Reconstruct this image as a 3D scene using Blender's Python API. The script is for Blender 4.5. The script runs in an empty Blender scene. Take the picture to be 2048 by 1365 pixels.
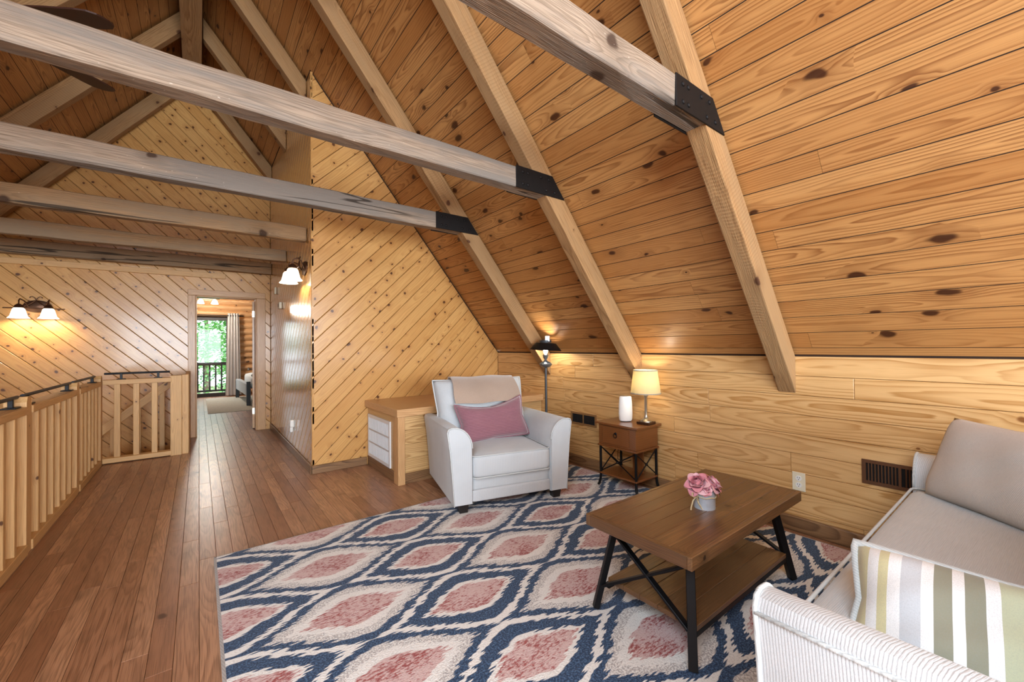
import bpy, bmesh, math, random
from mathutils import Vector, Matrix
random.seed(11)
PI = math.pi
S = bpy.context.scene
COL = S.collection

# ------------------------------------------------------------------ camera, world, lights, exposure
def cam_setup():
    yaw, pitch, roll = 0.652401, 0.012598, -0.010766
    f = Vector((math.sin(yaw), math.cos(yaw), 0)); r = Vector((math.cos(yaw), -math.sin(yaw), 0)); u = Vector((0, 0, 1))
    f2 = f * math.cos(pitch) + u * math.sin(pitch); u2 = u * math.cos(pitch) - f * math.sin(pitch)
    r3 = r * math.cos(roll) + u2 * math.sin(roll); u3 = u2 * math.cos(roll) - r * math.sin(roll)
    c = bpy.data.cameras.new('camera'); c.sensor_width = 36; c.lens = 819.73 / 2048 * 36
    c.shift_y = -1.78 / 2048; c.clip_start = 0.03; c.clip_end = 200
    o = bpy.data.objects.new('camera', c); COL.objects.link(o)
    m = Matrix((r3, u3, -f2)).transposed().to_4x4(); m.translation = (0, 0, 1.2)
    o.matrix_world = m; S.camera = o
cam_setup()
w = bpy.data.worlds.new('sky'); S.world = w; w.use_nodes = True
bg = w.node_tree.nodes['Background']; bg.inputs[0].default_value = (0.86, 0.94, 1.0, 1); bg.inputs[1].default_value = 4.5
S.view_settings.view_transform = 'Standard'; S.view_settings.look = 'None'
S.view_settings.gamma = 1.0; S.view_settings.exposure = 0.16; S.view_settings.use_curve_mapping = False
cy = S.cycles; cy.max_bounces = 5; cy.diffuse_bounces = 3; cy.glossy_bounces = 2; cy.transmission_bounces = 3; cy.transparent_max_bounces = 6; cy.caustics_reflective = False; cy.caustics_refractive = False
def area(name, loc, target, sx, sy, power, col):
    l = bpy.data.lights.new(name, 'AREA'); l.shape = 'RECTANGLE'; l.size = sx; l.size_y = sy; l.energy = power; l.color = col
    o = bpy.data.objects.new(name, l); COL.objects.link(o); o.location = loc
    o.rotation_euler = (Vector(target) - Vector(loc)).to_track_quat('-Z', 'Z').to_euler()
    return o
# daylight through the glazed near gable behind the camera
area('daylight_near_gable', (0.2, -5.35, 1.35), (0.2, 4, .2), 4.7, 2.0, 700, (0.80, 0.90, 1.0))
# added cool fill light under the left slope, posing as an invented skylight
area('added_left_fill', (-1.62, -1.2, 2.93), (-1.62 + 1.262, -1.2, 1.93), 1.5, 2.6, 200, (0.72, 0.86, 1.0))
sun = bpy.data.lights.new('sun', 'SUN'); sun.energy = 3.0; sun.angle = 0.02; sun.color = (1, .95, .86)
so = bpy.data.objects.new('sun', sun); COL.objects.link(so); so.rotation_euler = (math.radians(38), math.radians(12), math.radians(25))

# ------------------------------------------------------------------ constants of the room
KX, KZ, SL, RX = 3.02, 1.11, 1.262, -0.05
RZ = KZ + SL * (KX - RX)
HX, PY, GY, NY = 0.85, 4.25, 7.05, -5.5
LX = 2 * RX - KX
def roof(x): return RZ - SL * abs(x - RX)
RAFY = [0.98, 2.12, 3.27, 4.43, 5.62, 6.86]
RW, RD = 0.10, 0.235          # rafter width (Y), vertical depth
TZ0, TZ1 = 2.25, 2.39

# ------------------------------------------------------------------ node helper
class NT:
    def __init__(s, name):
        s.mat = bpy.data.materials.new(name); s.mat.use_nodes = True
        s.t = s.mat.node_tree; s.b = s.t.nodes['Principled BSDF']
    def n(s, typ, **kw):
        nd = s.t.nodes.new(typ)
        for k, v in kw.items(): setattr(nd, k, v)
        return nd
    def put(s, sock, v):
        if isinstance(v, bpy.types.NodeSocket): s.t.links.new(v, sock)
        elif v is not None: sock.default_value = v
    def m(s, op, a, b=None, c=None, clamp=False):
        nd = s.n('ShaderNodeMath', operation=op, use_clamp=clamp)
        for i, v in enumerate((a, b, c)):
            if v is not None: s.put(nd.inputs[i], v)
        return nd.outputs[0]
    def vec(s, x, y, z):
        nd = s.n('ShaderNodeCombineXYZ')
        for i, v in enumerate((x, y, z)): s.put(nd.inputs[i], v)
        return nd.outputs[0]
    def noise(s, v, scale=1, detail=2, rough=.5):
        nd = s.n('ShaderNodeTexNoise'); s.put(nd.inputs['Vector'], v)
        nd.inputs['Scale'].default_value = scale; nd.inputs['Detail'].default_value = detail; nd.inputs['Roughness'].default_value = rough
        return nd.outputs[0]
    def mix(s, f, a, b, mode='MIX'):
        nd = s.n('ShaderNodeMix', data_type='RGBA', blend_type=mode)
        s.put(nd.inputs[0], f)
        for i, v in ((6, a), (7, b)):
            s.put(nd.inputs[i], tuple(v) + (1,) if isinstance(v, (tuple, list)) and len(v) == 3 else v)
        return nd.outputs[2]
    def rng(s, v, a, b, c=0., d=1., smooth=True):
        nd = s.n('ShaderNodeMapRange', interpolation_type='SMOOTHSTEP' if smooth else 'LINEAR', clamp=True)
        s.put(nd.inputs[0], v)
        for i, x in enumerate((a, b, c, d)): s.put(nd.inputs[i + 1], x)
        return nd.outputs[0]
    def ramp(s, f, stops, const=False):
        nd = s.n('ShaderNodeValToRGB'); cr = nd.color_ramp; s.put(nd.inputs[0], f)
        cr.interpolation = 'CONSTANT' if const else 'LINEAR'
        while len(cr.elements) < len(stops): cr.elements.new(0.5)
        for e, (p, c) in zip(cr.elements, stops): e.position = p; e.color = tuple(c) + (1,)
        return nd.outputs[0]
    def obj(s): return s.n('ShaderNodeTexCoord').outputs['Object']
    def rand(s): return s.n('ShaderNodeObjectInfo').outputs['Random']
    def sep(s, v):
        nd = s.n('ShaderNodeSeparateXYZ'); s.put(nd.inputs[0], v); return nd.outputs
    def bump(s, h, st, dist=.01):
        nd = s.n('ShaderNodeBump'); nd.inputs['Strength'].default_value = st; nd.inputs['Distance'].default_value = dist
        s.put(nd.inputs['Height'], h); s.put(s.b.inputs['Normal'], nd.outputs[0])
    def base(s, c): s.put(s.b.inputs['Base Color'], tuple(c) + (1,) if isinstance(c, tuple) and len(c) == 3 else c)
    def set(s, **kw):
        for k, v in kw.items(): s.b.inputs[{'rough': 'Roughness', 'metal': 'Metallic', 'coat': 'Coat Weight', 'coatr': 'Coat Roughness', 'spec': 'Specular IOR Level', 'sheen': 'Sheen Weight', 'trans': 'Transmission Weight', 'alpha': 'Alpha'}[k]].default_value = v
def hexc(h):
    h = h.lstrip('#'); out = []
    for i in (0, 2, 4):
        c = int(h[i:i + 2], 16) / 255; out.append(c / 12.92 if c <= .04045 else ((c + .055) / 1.055) ** 2.4)
    return tuple(out)

def wood(name, light, dark, ring=95, ringk=.55, pith=.035, wob=.05, knotk=5.2, knot=.06, kprob=.6, kcol='#3a1c0c', kx=.7,
         var=.25, tint='#8a5a2c', rough=.42, coat=0., coatr=.15, bump=.0, grey=None, crack=False, saw=False, fib=.18, stain=0.):
    t = NT(name); L, D, K, T = hexc(light), hexc(dark), hexc(kcol), hexc(tint)
    x, y, z = t.sep(t.obj()); rnd = t.rand()
    seed = t.m('MULTIPLY', rnd, 97.0)
    r2 = t.m('FRACT', t.m('MULTIPLY', rnd, 7.37)); r3 = t.m('FRACT', t.m('MULTIPLY', rnd, 31.7)); r4 = t.m('FRACT', t.m('MULTIPLY', rnd, 91.3))
    xs = t.m('ADD', x, seed)
    # knots
    vo = t.n('ShaderNodeTexVoronoi', voronoi_dimensions='2D', feature='F1'); vo.inputs['Scale'].default_value = knotk
    t.put(vo.inputs['Vector'], t.vec(t.m('MULTIPLY', xs, kx), t.m('ADD', t.m('MULTIPLY_ADD', z, .8, y), t.m('MULTIPLY', r2, 9.)), 0.))
    wq = t.n('ShaderNodeTexNoise'); wq.inputs['Scale'].default_value = 16; wq.inputs['Detail'].default_value = 0.; t.put(wq.inputs['Vector'], t.vec(xs, y, z))
    va = t.n('ShaderNodeVectorMath', operation='MULTIPLY_ADD'); t.put(va.inputs[0], wq.outputs['Color']); va.inputs[1].default_value = (.03, .02, 0); lk = vo.inputs['Vector'].links[0].from_socket; t.put(va.inputs[2], lk); t.put(vo.inputs['Vector'], va.outputs[0])
    cs = t.sep(vo.outputs['Color'])
    gate = t.m('LESS_THAN', cs[0], kprob)
    kd = t.m('DIVIDE', vo.outputs['Distance'], t.m('MULTIPLY_ADD', cs[1], knot * 1.3, knot * .25))
    kmask = t.m('MULTIPLY', t.rng(kd, 1.15, .55), gate)
    khalo = t.m('MULTIPLY', t.rng(kd, 4.5, .6), gate)
    # growth rings round a wandering pith
    wv = t.noise(t.vec(t.m('MULTIPLY', xs, .85), t.m('MULTIPLY', y, 2.), seed), 1, 1.5)
    wv2 = t.noise(t.vec(t.m('MULTIPLY', xs, 1.1), seed, 4.), 1, 1)
    yy = t.m('ADD', t.m('ADD', y, t.m('MULTIPLY', t.m('SUBTRACT', r4, .5), .07)), t.m('MULTIPLY', t.m('SUBTRACT', wv, .5), wob))
    zz = t.m('ADD', t.m('ADD', z, t.m('MULTIPLY', r3, pith)), t.m('MULTIPLY', t.m('SUBTRACT', wv2, .42), pith * 2.6))
    r = t.m('SQRT', t.m('ADD', t.m('MULTIPLY', yy, yy), t.m('MULTIPLY', zz, zz)))
    r = t.m('ADD', r, t.m('MULTIPLY', khalo, .018))
    jit = t.noise(t.vec(t.m('MULTIPLY', xs, 5.), t.m('MULTIPLY', y, 60.), t.m('MULTIPLY', z, 60.)), 1, 0)
    rv = t.m('FRACT', t.m('MULTIPLY_ADD', jit, .55, t.m('MULTIPLY', r, ring)))
    band = t.m('POWER', t.rng(rv, 0., .82, 0., 1., False), 2.2)
    band = t.m('MULTIPLY', band, t.rng(rv, 1., .86))
    amp = t.noise(t.vec(t.m('MULTIPLY', xs, .7), t.m('MULTIPLY', y, 9.), t.m('ADD', seed, 9.)), 1, 1)
    band = t.m('MULTIPLY', band, t.m('MULTIPLY', t.rng(amp, .25, .7, .35, 1.), ringk))
    c = t.mix(band, L, D)
    # per board tint, lengthwise streaks, fibre
    c = t.mix(t.m('MULTIPLY', r2, var), c, T)
    st = t.noise(t.vec(t.m('MULTIPLY', xs, 1.2), t.m('MULTIPLY', y, 14.), t.m('MULTIPLY', z, 14.)), 1, 3)
    c = t.mix(t.rng(st, .5, .8, 0., .35), c, T)
    fb = t.noise(t.vec(t.m('MULTIPLY', xs, 9.), t.m('MULTIPLY', y, 330.), t.m('MULTIPLY', z, 330.)), 1, 0)
    c = t.mix(t.rng(fb, .45, .75, 0., fib), c, D)
    if stain:
        bl = t.noise(t.vec(t.m('MULTIPLY', xs, 3.2), t.m('MULTIPLY', y, 11.), t.m('MULTIPLY', z, 3.5)), 1, 3)
        c = t.mix(t.rng(bl, .48, .72, 0., stain), c, K)
    if grey:
        gv = t.noise(t.vec(t.m('MULTIPLY', xs, .9), t.m('MULTIPLY', y, 8.), t.m('MULTIPLY', z, 8.)), 1, 4, .6)
        c = t.mix(t.rng(gv, .38, .62, 0., .85), c, hexc(grey))
    c = t.mix(t.m('MULTIPLY', khalo, .35), c, D)
    c = t.mix(t.m('MULTIPLY', kmask, .93), c, K)
    hh = fb
    if crack:
        cv = t.noise(t.vec(t.m('MULTIPLY', xs, .22), t.m('MULTIPLY', y, 6.), t.m('MULTIPLY', z, 6.)), 1, 3.5, .4)
        cd = t.m('ABSOLUTE', t.m('SUBTRACT', cv, .56))
        gate2 = t.rng(t.noise(t.vec(t.m('MULTIPLY', xs, .8), seed, 3.), 1, 1), .44, .54)
        cm = t.m('MULTIPLY', t.rng(cd, .009, .003), gate2)
        c = t.mix(t.m('MULTIPLY', cm, .85), c, (.02, .013, .008))
        sp = t.noise(t.vec(t.m('MULTIPLY', xs, 55.), t.m('MULTIPLY', y, 80.), t.m('MULTIPLY', z, 80.)), 1, 1)
        c = t.mix(t.rng(sp, .745, .8, 0., .55), c, hexc('#cdbfae'))
        hh = t.m('SUBTRACT', hh, t.m('MULTIPLY', cm, 3.))
    if saw:
        sw = t.m('SINE', t.m('MULTIPLY_ADD', t.noise(t.vec(xs, t.m('MULTIPLY', y, 12.), t.m('MULTIPLY', z, 12.)), 1, 1), 9., t.m('MULTIPLY', xs, 310.)))
        sg = t.rng(t.noise(t.vec(t.m('MULTIPLY', xs, 1.6), t.m('MULTIPLY', y, 9.), seed), 1, 1), .45, .62)
        hh = t.m('MULTIPLY_ADD', t.m('MULTIPLY', sw, sg), .35, hh)
        c = t.mix(t.m('MULTIPLY', t.rng(sw, .2, 1., 0., .2), sg), c, D)
    t.base(c); t.set(rough=rough, coat=coat, coatr=coatr, spec=.4)
    if bump: t.bump(hh, bump, .004)
    return t.mat

def plain(name, col, rough=.5, metal=0., emit=None, estr=0., coat=0., noise=0., nscale=60, alpha=None, trans=0., bump=0.):
    t = NT(name); c = hexc(col) if isinstance(col, str) else col
    nv = t.noise(t.obj(), nscale, 3)
    t.base(t.mix(t.rng(nv, .3, .7, 0., max(noise, .06)), c, tuple(v * .6 for v in c)))
    t.set(rough=rough, metal=metal, coat=coat)
    if trans: t.set(trans=trans)
    if emit is not None:
        t.b.inputs['Emission Color'].default_value = (hexc(emit) if isinstance(emit, str) else emit) + (1,); t.b.inputs['Emission Strength'].default_value = estr
    if bump: t.bump(nv, bump, .003)
    return t.mat
def fabric(name, col, dark, axis=0, ribs=420, rk=.35, noise=.3, rough=.95, sheen=.25, weave=False):
    t = NT(name); x, y, z = t.sep(t.obj()); C, D = hexc(col), hexc(dark)
    if axis == 0: q = t.m('ADD', x, t.m('MULTIPLY', y, .35)); o = z
    elif axis == 1: q = t.m('ADD', y, t.m('MULTIPLY', x, .05)); o = z
    elif axis == 3: q = t.m('ADD', y, t.m('MULTIPLY', x, .25)); o = z
    else: q = z; o = x
    wn = t.noise(t.vec(t.m('MULTIPLY', q, 90.), t.m('MULTIPLY', o, 14.), t.m('MULTIPLY', y, 14.)), 1, 2)
    rib = t.m('SINE', t.m('MULTIPLY_ADD', wn, 2.2, t.m('MULTIPLY', q, ribs)))
    rr = t.rng(rib, -.3, 1.)
    fine = t.noise(t.vec(t.m('MULTIPLY', q, 700.), t.m('MULTIPLY', o, 300.), t.m('MULTIPLY', y, 300.)), 1, 2)
    c = t.mix(t.m('MULTIPLY', rr, rk), C, D)
    c = t.mix(t.rng(fine, .42, .68, 0., noise), c, D)
    big = t.noise(t.obj(), 5, 2)
    c = t.mix(t.rng(big, .4, .7, 0., .12), c, D)
    t.base(c); t.set(rough=rough, sheen=sheen, spec=.2)
    t.bump(t.m('SUBTRACT', fine, rr), .35, .002)
    return t.mat

M = {}
M['ceil'] = wood('ceiling_pine', '#c8965c', '#754420', ring=80, ringk=.85, pith=.05, wob=.06, knotk=4.6, knot=.08, kprob=.5, kcol='#38190a', kx=.55, var=.6, tint='#a36a34', rough=.42, coat=.06)
M['knee'] = wood('yellow_pine', '#dcb27a', '#a8763c', ring=62, ringk=.95, pith=.06, wob=.07, knotk=2.4, knot=.025, kprob=.2, kcol='#7a4a20', var=.35, tint='#c8965a', rough=.36, coat=.2)
M['knotty'] = wood('knotty_pine', '#d6a666', '#a46c34', ring=70, ringk=.45, pith=.05, wob=.05, knotk=7.4, knot=.085, kprob=.62, kcol='#4a2410', kx=.95, var=.5, tint='#bb8344', rough=.3, coat=.3, coatr=.12)
M['hall'] = wood('varnished_pine', '#dfae6e', '#a56c30', ring=75, ringk=.35, pith=.05, wob=.05, knotk=6.5, knot=.06, kprob=.4, kcol='#5a2c14', kx=.95, var=.35, tint='#c98f4a', rough=.22, coat=1., coatr=.16)
M['rafter'] = wood('rough_oak_rafter', '#ae875a', '#6c4826', ring=110, ringk=.6, pith=.03, wob=.03, knotk=3.6, knot=.06, kprob=.5, kcol='#4a2813', kx=.8, var=.2, tint='#936b40', rough=.8, bump=.45, fib=.5, grey='#997852', saw=True)
M['tie'] = wood('weathered_oak_tie', '#a28f7b', '#5c4b3b', ring=120, ringk=.55, pith=.03, wob=.03, knotk=2.6, knot=.05, kprob=.3, kcol='#3e2b1e', kx=.7, var=.15, tint='#857361', rough=.85, bump=.45, grey='#78726b', crack=True, fib=.5)
M['tie2'] = wood('brown_oak_tie', '#a5845f', '#5f452c', ring=110, ringk=.5, pith=.03, wob=.03, knotk=2.6, knot=.05, kprob=.3, kcol='#3a2414', kx=.7, var=.15, tint='#85684a', rough=.85, bump=.4, grey='#8a7760', crack=True, fib=.4)
M['floor'] = wood('floor_oak', '#c29370', '#633e27', ring=110, ringk=.6, pith=.05, wob=.06, knotk=2.2, knot=.03, kprob=.15, kcol='#4a2a18', var=.9, tint='#8d5d40', rough=.38, coat=.3, coatr=.28, stain=.4, fib=.5)
M['rail'] = wood('railing_poplar', '#dcb27a', '#a87c4b', ring=90, ringk=.4, pith=.04, knotk=5., knot=.06, kprob=.35, kcol='#4e2a14', var=.45, tint='#be905a', rough=.5, fib=.3)
M['base'] = wood('baseboard_stained', '#8d6a48', '#4b3120', ring=90, ringk=.8, pith=.05, knotk=3, knot=.03, kprob=.2, var=.2, tint='#6d4e34', rough=.4, coat=.2)
M['oaktrim'] = wood('oak_trim', '#d0a474', '#96683c', ring=120, ringk=.55, pith=.05, knotk=2, knot=.02, kprob=.1, var=.2, tint='#bd8d58', rough=.4, coat=.2, fib=.3)
M['bench'] = wood('bench_pine', '#d8b27c', '#96693a', ring=75, ringk=.85, pith=.05, knotk=2, knot=.03, kprob=.2, var=.25, tint='#bc8f56', rough=.4, coat=.2)
M['walnut'] = wood('dark_stained_plank', '#86603c', '#331f0f', ring=110, ringk=.7, pith=.035, wob=.05, knotk=3.5, knot=.05, kprob=.3, kcol='#22130a', var=.7, tint='#553720', rough=.36, coat=.3, coatr=.22, bump=.2, grey='#5f452d', fib=.5)
M['cherry'] = wood('cherry_veneer', '#7d4b26', '#57310f', ring=60, ringk=.35, pith=.08, knotk=1, knot=.0, kprob=.0, var=.1, tint='#69401d', rough=.3, coat=.5)
M['log'] = wood('log_wall', '#d2a474', '#8f6038', ring=70, ringk=.5, pith=.06, knotk=3.5, knot=.07, kprob=.4, var=.4, tint='#bb8b58', rough=.45)
M['floorgap'] = plain('floor_joint', '#7a5538', .7)
M['backing'] = plain('groove_shadow', '#2c1a0d', .9)
M['blackmetal'] = plain('black_steel', '#17181b', .45, .6)
M['plate'] = plain('black_plate', '#1f1c1b', .6, .7, noise=.3, nscale=25, bump=.15)
M['darkfoot'] = plain('espresso_leg', '#1a1614', .4)
M['bronze'] = plain('bronze_metal', '#5a4030', .4, .8, noise=.3)
M['brown_grille'] = plain('brown_grille', '#6b4a33', .45, .5)
M['tan_grille'] = plain('tan_grille', '#9c754c', .45, .3)
M['dark_void'] = plain('vent_void', '#120d0a', .9)
M['white_plastic'] = plain('white_plastic', '#ecebe6', .35)
M['ivory'] = plain('ivory_plastic', '#e6dcc0', .4)
M['white_grille'] = plain('white_grille', '#e4e6e8', .4)
M['chair_fab'] = fabric('chair_chenille', '#ccd0d2', '#979c9f', 0, 1300, .35, .3)
M['sofa_fab'] = fabric('sofa_chenille', '#d8dadb', '#a3a7a9', 3, 1000, .32, .25)
M['sofa_seat'] = fabric('sofa_seat_weave', '#cacbca', '#a3a4a3', 1, 1400, .15, .3)
M['piping'] = fabric('piping_cord', '#cfd2d0', '#a2aaac', 0, 900, .4, .2)
M['throw'] = fabric('throw_fleece', '#b29c8a', '#8f7a69', 0, 900, .1, .5, sheen=.6)
M['mauve'] = fabric('mauve_velvet', '#9a6a73', '#6a434d', 1, 520, .55, .35, sheen=.7)
M['beige_pillow'] = fabric('beige_weave', '#d0c8c0', '#a2988f', 0, 1300, .35, .3)
def stripe_mat():
    t = NT('striped_linen'); x, y, z = t.sep(t.obj())
    q = t.m('ADD', t.m('MULTIPLY_ADD', y, 2.7, .29), t.m('MULTIPLY', t.m('SUBTRACT', t.noise(t.obj(), 3, 1), .5), .03))
    wht, kh, gr, ol, bl, sg = [hexc(h) for h in ('#e9e8e6', '#cfc79b', '#c4c6c9', '#8e8c78', '#c9cfdd', '#b9bb9c')]
    stops = [(0, bl), (.1, wht), (.16, sg), (.33, wht), (.39, ol), (.47, wht), (.52, ol), (.6, wht), (.655, gr), (.75, wht), (.81, kh), (.86, wht), (.92, kh)]
    c = t.ramp(q, stops, True); fine = t.noise(t.obj(), 420, 2)
    t.base(t.mix(t.rng(fine, .4, .7, 0., .2), c, (.3, .3, .28))); t.set(rough=.95, sheen=.2); t.bump(fine, .2, .002); return t.mat
M['stripe'] = stripe_mat()
def rug_mat():
    t = NT('ogee_rug'); x, y, z = t.sep(t.obj())
    row = t.m('FLOOR', t.m('MULTIPLY', y, 150.))
    wn = t.n('ShaderNodeTexWhiteNoise', noise_dimensions='1D'); t.put(wn.inputs['W'], row)
    xj = t.m('ADD', x, t.m('MULTIPLY', t.m('SUBTRACT', wn.outputs['Value'], .5), .045))
    lw = t.noise(t.vec(t.m('MULTIPLY', x, 5.), t.m('MULTIPLY', y, 5.), 0.), 1, 2)
    a = t.m('PINGPONG', t.m('DIVIDE', t.m('SUBTRACT', xj, 1.036), .473), 1.)
    b = t.m('PINGPONG', t.m('DIVIDE', t.m('SUBTRACT', y, 1.687), .2365), 1.)
    v = t.m('ADD', t.m('MULTIPLY_ADD', a, .32, b), t.m('MULTIPLY', t.m('SUBTRACT', 1., t.m('COSINE', t.m('MULTIPLY', a, PI))), .34))
    v = t.m('MULTIPLY_ADD', t.m('SUBTRACT', lw, .5), .1, v)
    navy, blue, wht, gry, pink, red = [hexc(h) for h in ('#20324c', '#4c6788', '#e4e0da', '#aaa4a1', '#cbada8', '#984b48')]
    px = t.vec(t.m('MULTIPLY', x, 130.), t.m('MULTIPLY', y, 130.), 0.)
    sp = t.noise(px, 1, 2, .7); sp2 = t.noise(t.vec(t.m('MULTIPLY', x, 40.), t.m('MULTIPLY', y, 110.), 3.), 1, 2, .7)
    big = t.noise(t.vec(t.m('MULTIPLY', x, 7.), t.m('MULTIPLY', y, 9.), 7.), 1, 2)
    cb = t.mix(t.rng(sp, .42, .66), navy, blue)
    cp = t.mix(t.rng(t.m('ADD', sp2, t.m('MULTIPLY', big, .5)), .7, .92), pink, red)
    cp = t.mix(t.rng(sp, .55, .75, 0., .4), cp, wht)
    cw = t.mix(t.rng(sp, .45, .75, 0., .45), wht, gry)
    cg = t.mix(t.rng(sp, .38, .6), wht, gry)
    def step(v0): return t.rng(v, v0 - .012, v0 + .012)
    c = cp
    for v0, nxt in ((.42, cw), (.53, cb), (.84, cw), (.99, cb), (1.17, cg), (1.36, cw), (1.55, cp)):
        c = t.mix(step(v0), c, nxt)
    t.base(c); t.set(rough=.97, sheen=.15, spec=.1); t.bump(sp, .6, .006); return t.mat
M['rug'] = rug_mat()
M['rug_edge'] = fabric('rug_binding', '#a9a29c', '#7d7772', 0, 700, .3, .3)
def grass_glass(name):
    t = NT(name); nd = t.t.nodes; out = nd['Material Output']
    tr = t.n('ShaderNodeBsdfTransparent'); gl = t.n('ShaderNodeBsdfGlossy'); gl.inputs['Roughness'].default_value = .02
    mx = t.n('ShaderNodeMixShader'); mx.inputs[0].default_value = .012
    t.t.links.new(tr.outputs[0], mx.inputs[1]); t.t.links.new(gl.outputs[0], mx.inputs[2]); t.t.links.new(mx.outputs[0], out.inputs[0]); return t.mat
M['glass'] = grass_glass('window_glass')
M['clear'] = grass_glass('clear_glass')
M['shade_glow'] = plain('frosted_shade', '#fff4e0', .5, emit='#fff0d4', estr=2.6)
M['bulb'] = plain('lit_bulb', '#ffffff', .5, emit='#fff3dc', estr=14)
def shade_mat():
    t = NT('linen_shade'); nd = t.t.nodes; out = nd['Material Output']
    fine = t.noise(t.obj(), 260, 2); c = t.mix(t.rng(fine, .4, .7, 0., .15), hexc('#efe2bb'), hexc('#b9a878'))
    tl = t.n('ShaderNodeBsdfTranslucent'); t.put(tl.inputs[0], c); t.base(c); t.set(rough=.9)
    mx = t.n('ShaderNodeMixShader'); mx.inputs[0].default_value = .55
    t.t.links.new(t.b.outputs[0], mx.inputs[1]); t.t.links.new(tl.outputs[0], mx.inputs[2]); t.t.links.new(mx.outputs[0], out.inputs[0]); return t.mat
M['linen'] = shade_mat()
M['petal'] = plain('rose_petal', '#d98f9c', .6, noise=.45, nscale=45)
M['petal2'] = plain('rose_petal_pale', '#e3b3ba', .6, noise=.5, nscale=45)
M['leafdark'] = plain('rose_leaf', '#2c3a2e', .6)
M['zinc'] = plain('galvanised_zinc', '#c3cdd8', .45, .35, noise=.3, nscale=30)
M['twine'] = plain('jute_twine', '#c9b691', .9)
M['nickel'] = plain('brushed_nickel', '#b5ae9f', .3, .9)
M['chrome'] = plain('chrome', '#d5d5d5', .15, 1.)
M['lampgrey'] = plain('pewter_grey', '#4a4e52', .4, .5)
M['fan'] = wood('fan_blade_walnut', '#3a2018', '#20100b', ring=90, ringk=.4, knotk=1, knot=.0, kprob=0., var=.1, tint='#2c1710', rough=.5)
M['curtain'] = fabric('curtain_linen', '#d3cac2', '#aea49b', 0, 200, .1, .2)
M['bedgrey'] = plain('bed_grey', '#aeb6b8', .6)
M['bedleg'] = plain('bed_leg_dark', '#23272a', .5)
M['quilt'] = plain('quilt_white', '#dfe2e0', .9, noise=.15, nscale=12)
M['olive'] = plain('olive_blanket', '#3e4028', .9, noise=.2, nscale=30)
M['bedrug'] = plain('bedroom_rug', '#b9b3a2', .95, noise=.35, nscale=35)
M['leaf'] = plain('tree_leaf', '#5fa04a', .6, noise=.6, nscale=2.5)
M['leaf2'] = plain('tree_leaf_dark', '#3f7f3e', .6, noise=.6, nscale=2.5)
M['bark'] = plain('bark', '#5b4a3c', .9, noise=.5, nscale=12)
M['ground'] = plain('woodland_ground', '#6a6a4a', .95, noise=.5, nscale=3)
M['darkstain'] = plain('dark_stained_rail', '#2a211b', .6)
M['plaster'] = plain('plain_board', '#c49a66', .7, noise=.2, nscale=4)
M['stairwood'] = wood('stair_tread', '#a9744e', '#6a3d24', rough=.35, coat=.3)

# ------------------------------------------------------------------ object helpers
def tag(o, label=None, cat=None, group=None, kind=None):
    if label: o['label'] = label
    if cat: o['category'] = cat
    if group: o['group'] = group
    if kind: o['kind'] = kind
    return o
def link(name, me, mat=None, parent=None, mw=None):
    o = bpy.data.objects.new(name, me); COL.objects.link(o)
    if mat is not None and me is not None and not me.materials: me.materials.append(M[mat] if isinstance(mat, str) else mat)
    if parent is not None: o.parent = parent
    if mw is not None: o.matrix_local = mw
    return o
def empty(name, loc=(0, 0, 0), rz=0., label=None, cat=None, group=None, kind=None):
    o = bpy.data.objects.new(name, None); COL.objects.link(o); o.location = loc; o.rotation_euler = (0, 0, rz); o.empty_display_size = .05
    return tag(o, label, cat, group, kind)
def smooth(me, ang=40):
    for p in me.polygons: p.use_smooth = True
    try: me.set_sharp_from_angle(angle=math.radians(ang))
    except Exception: pass
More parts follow.
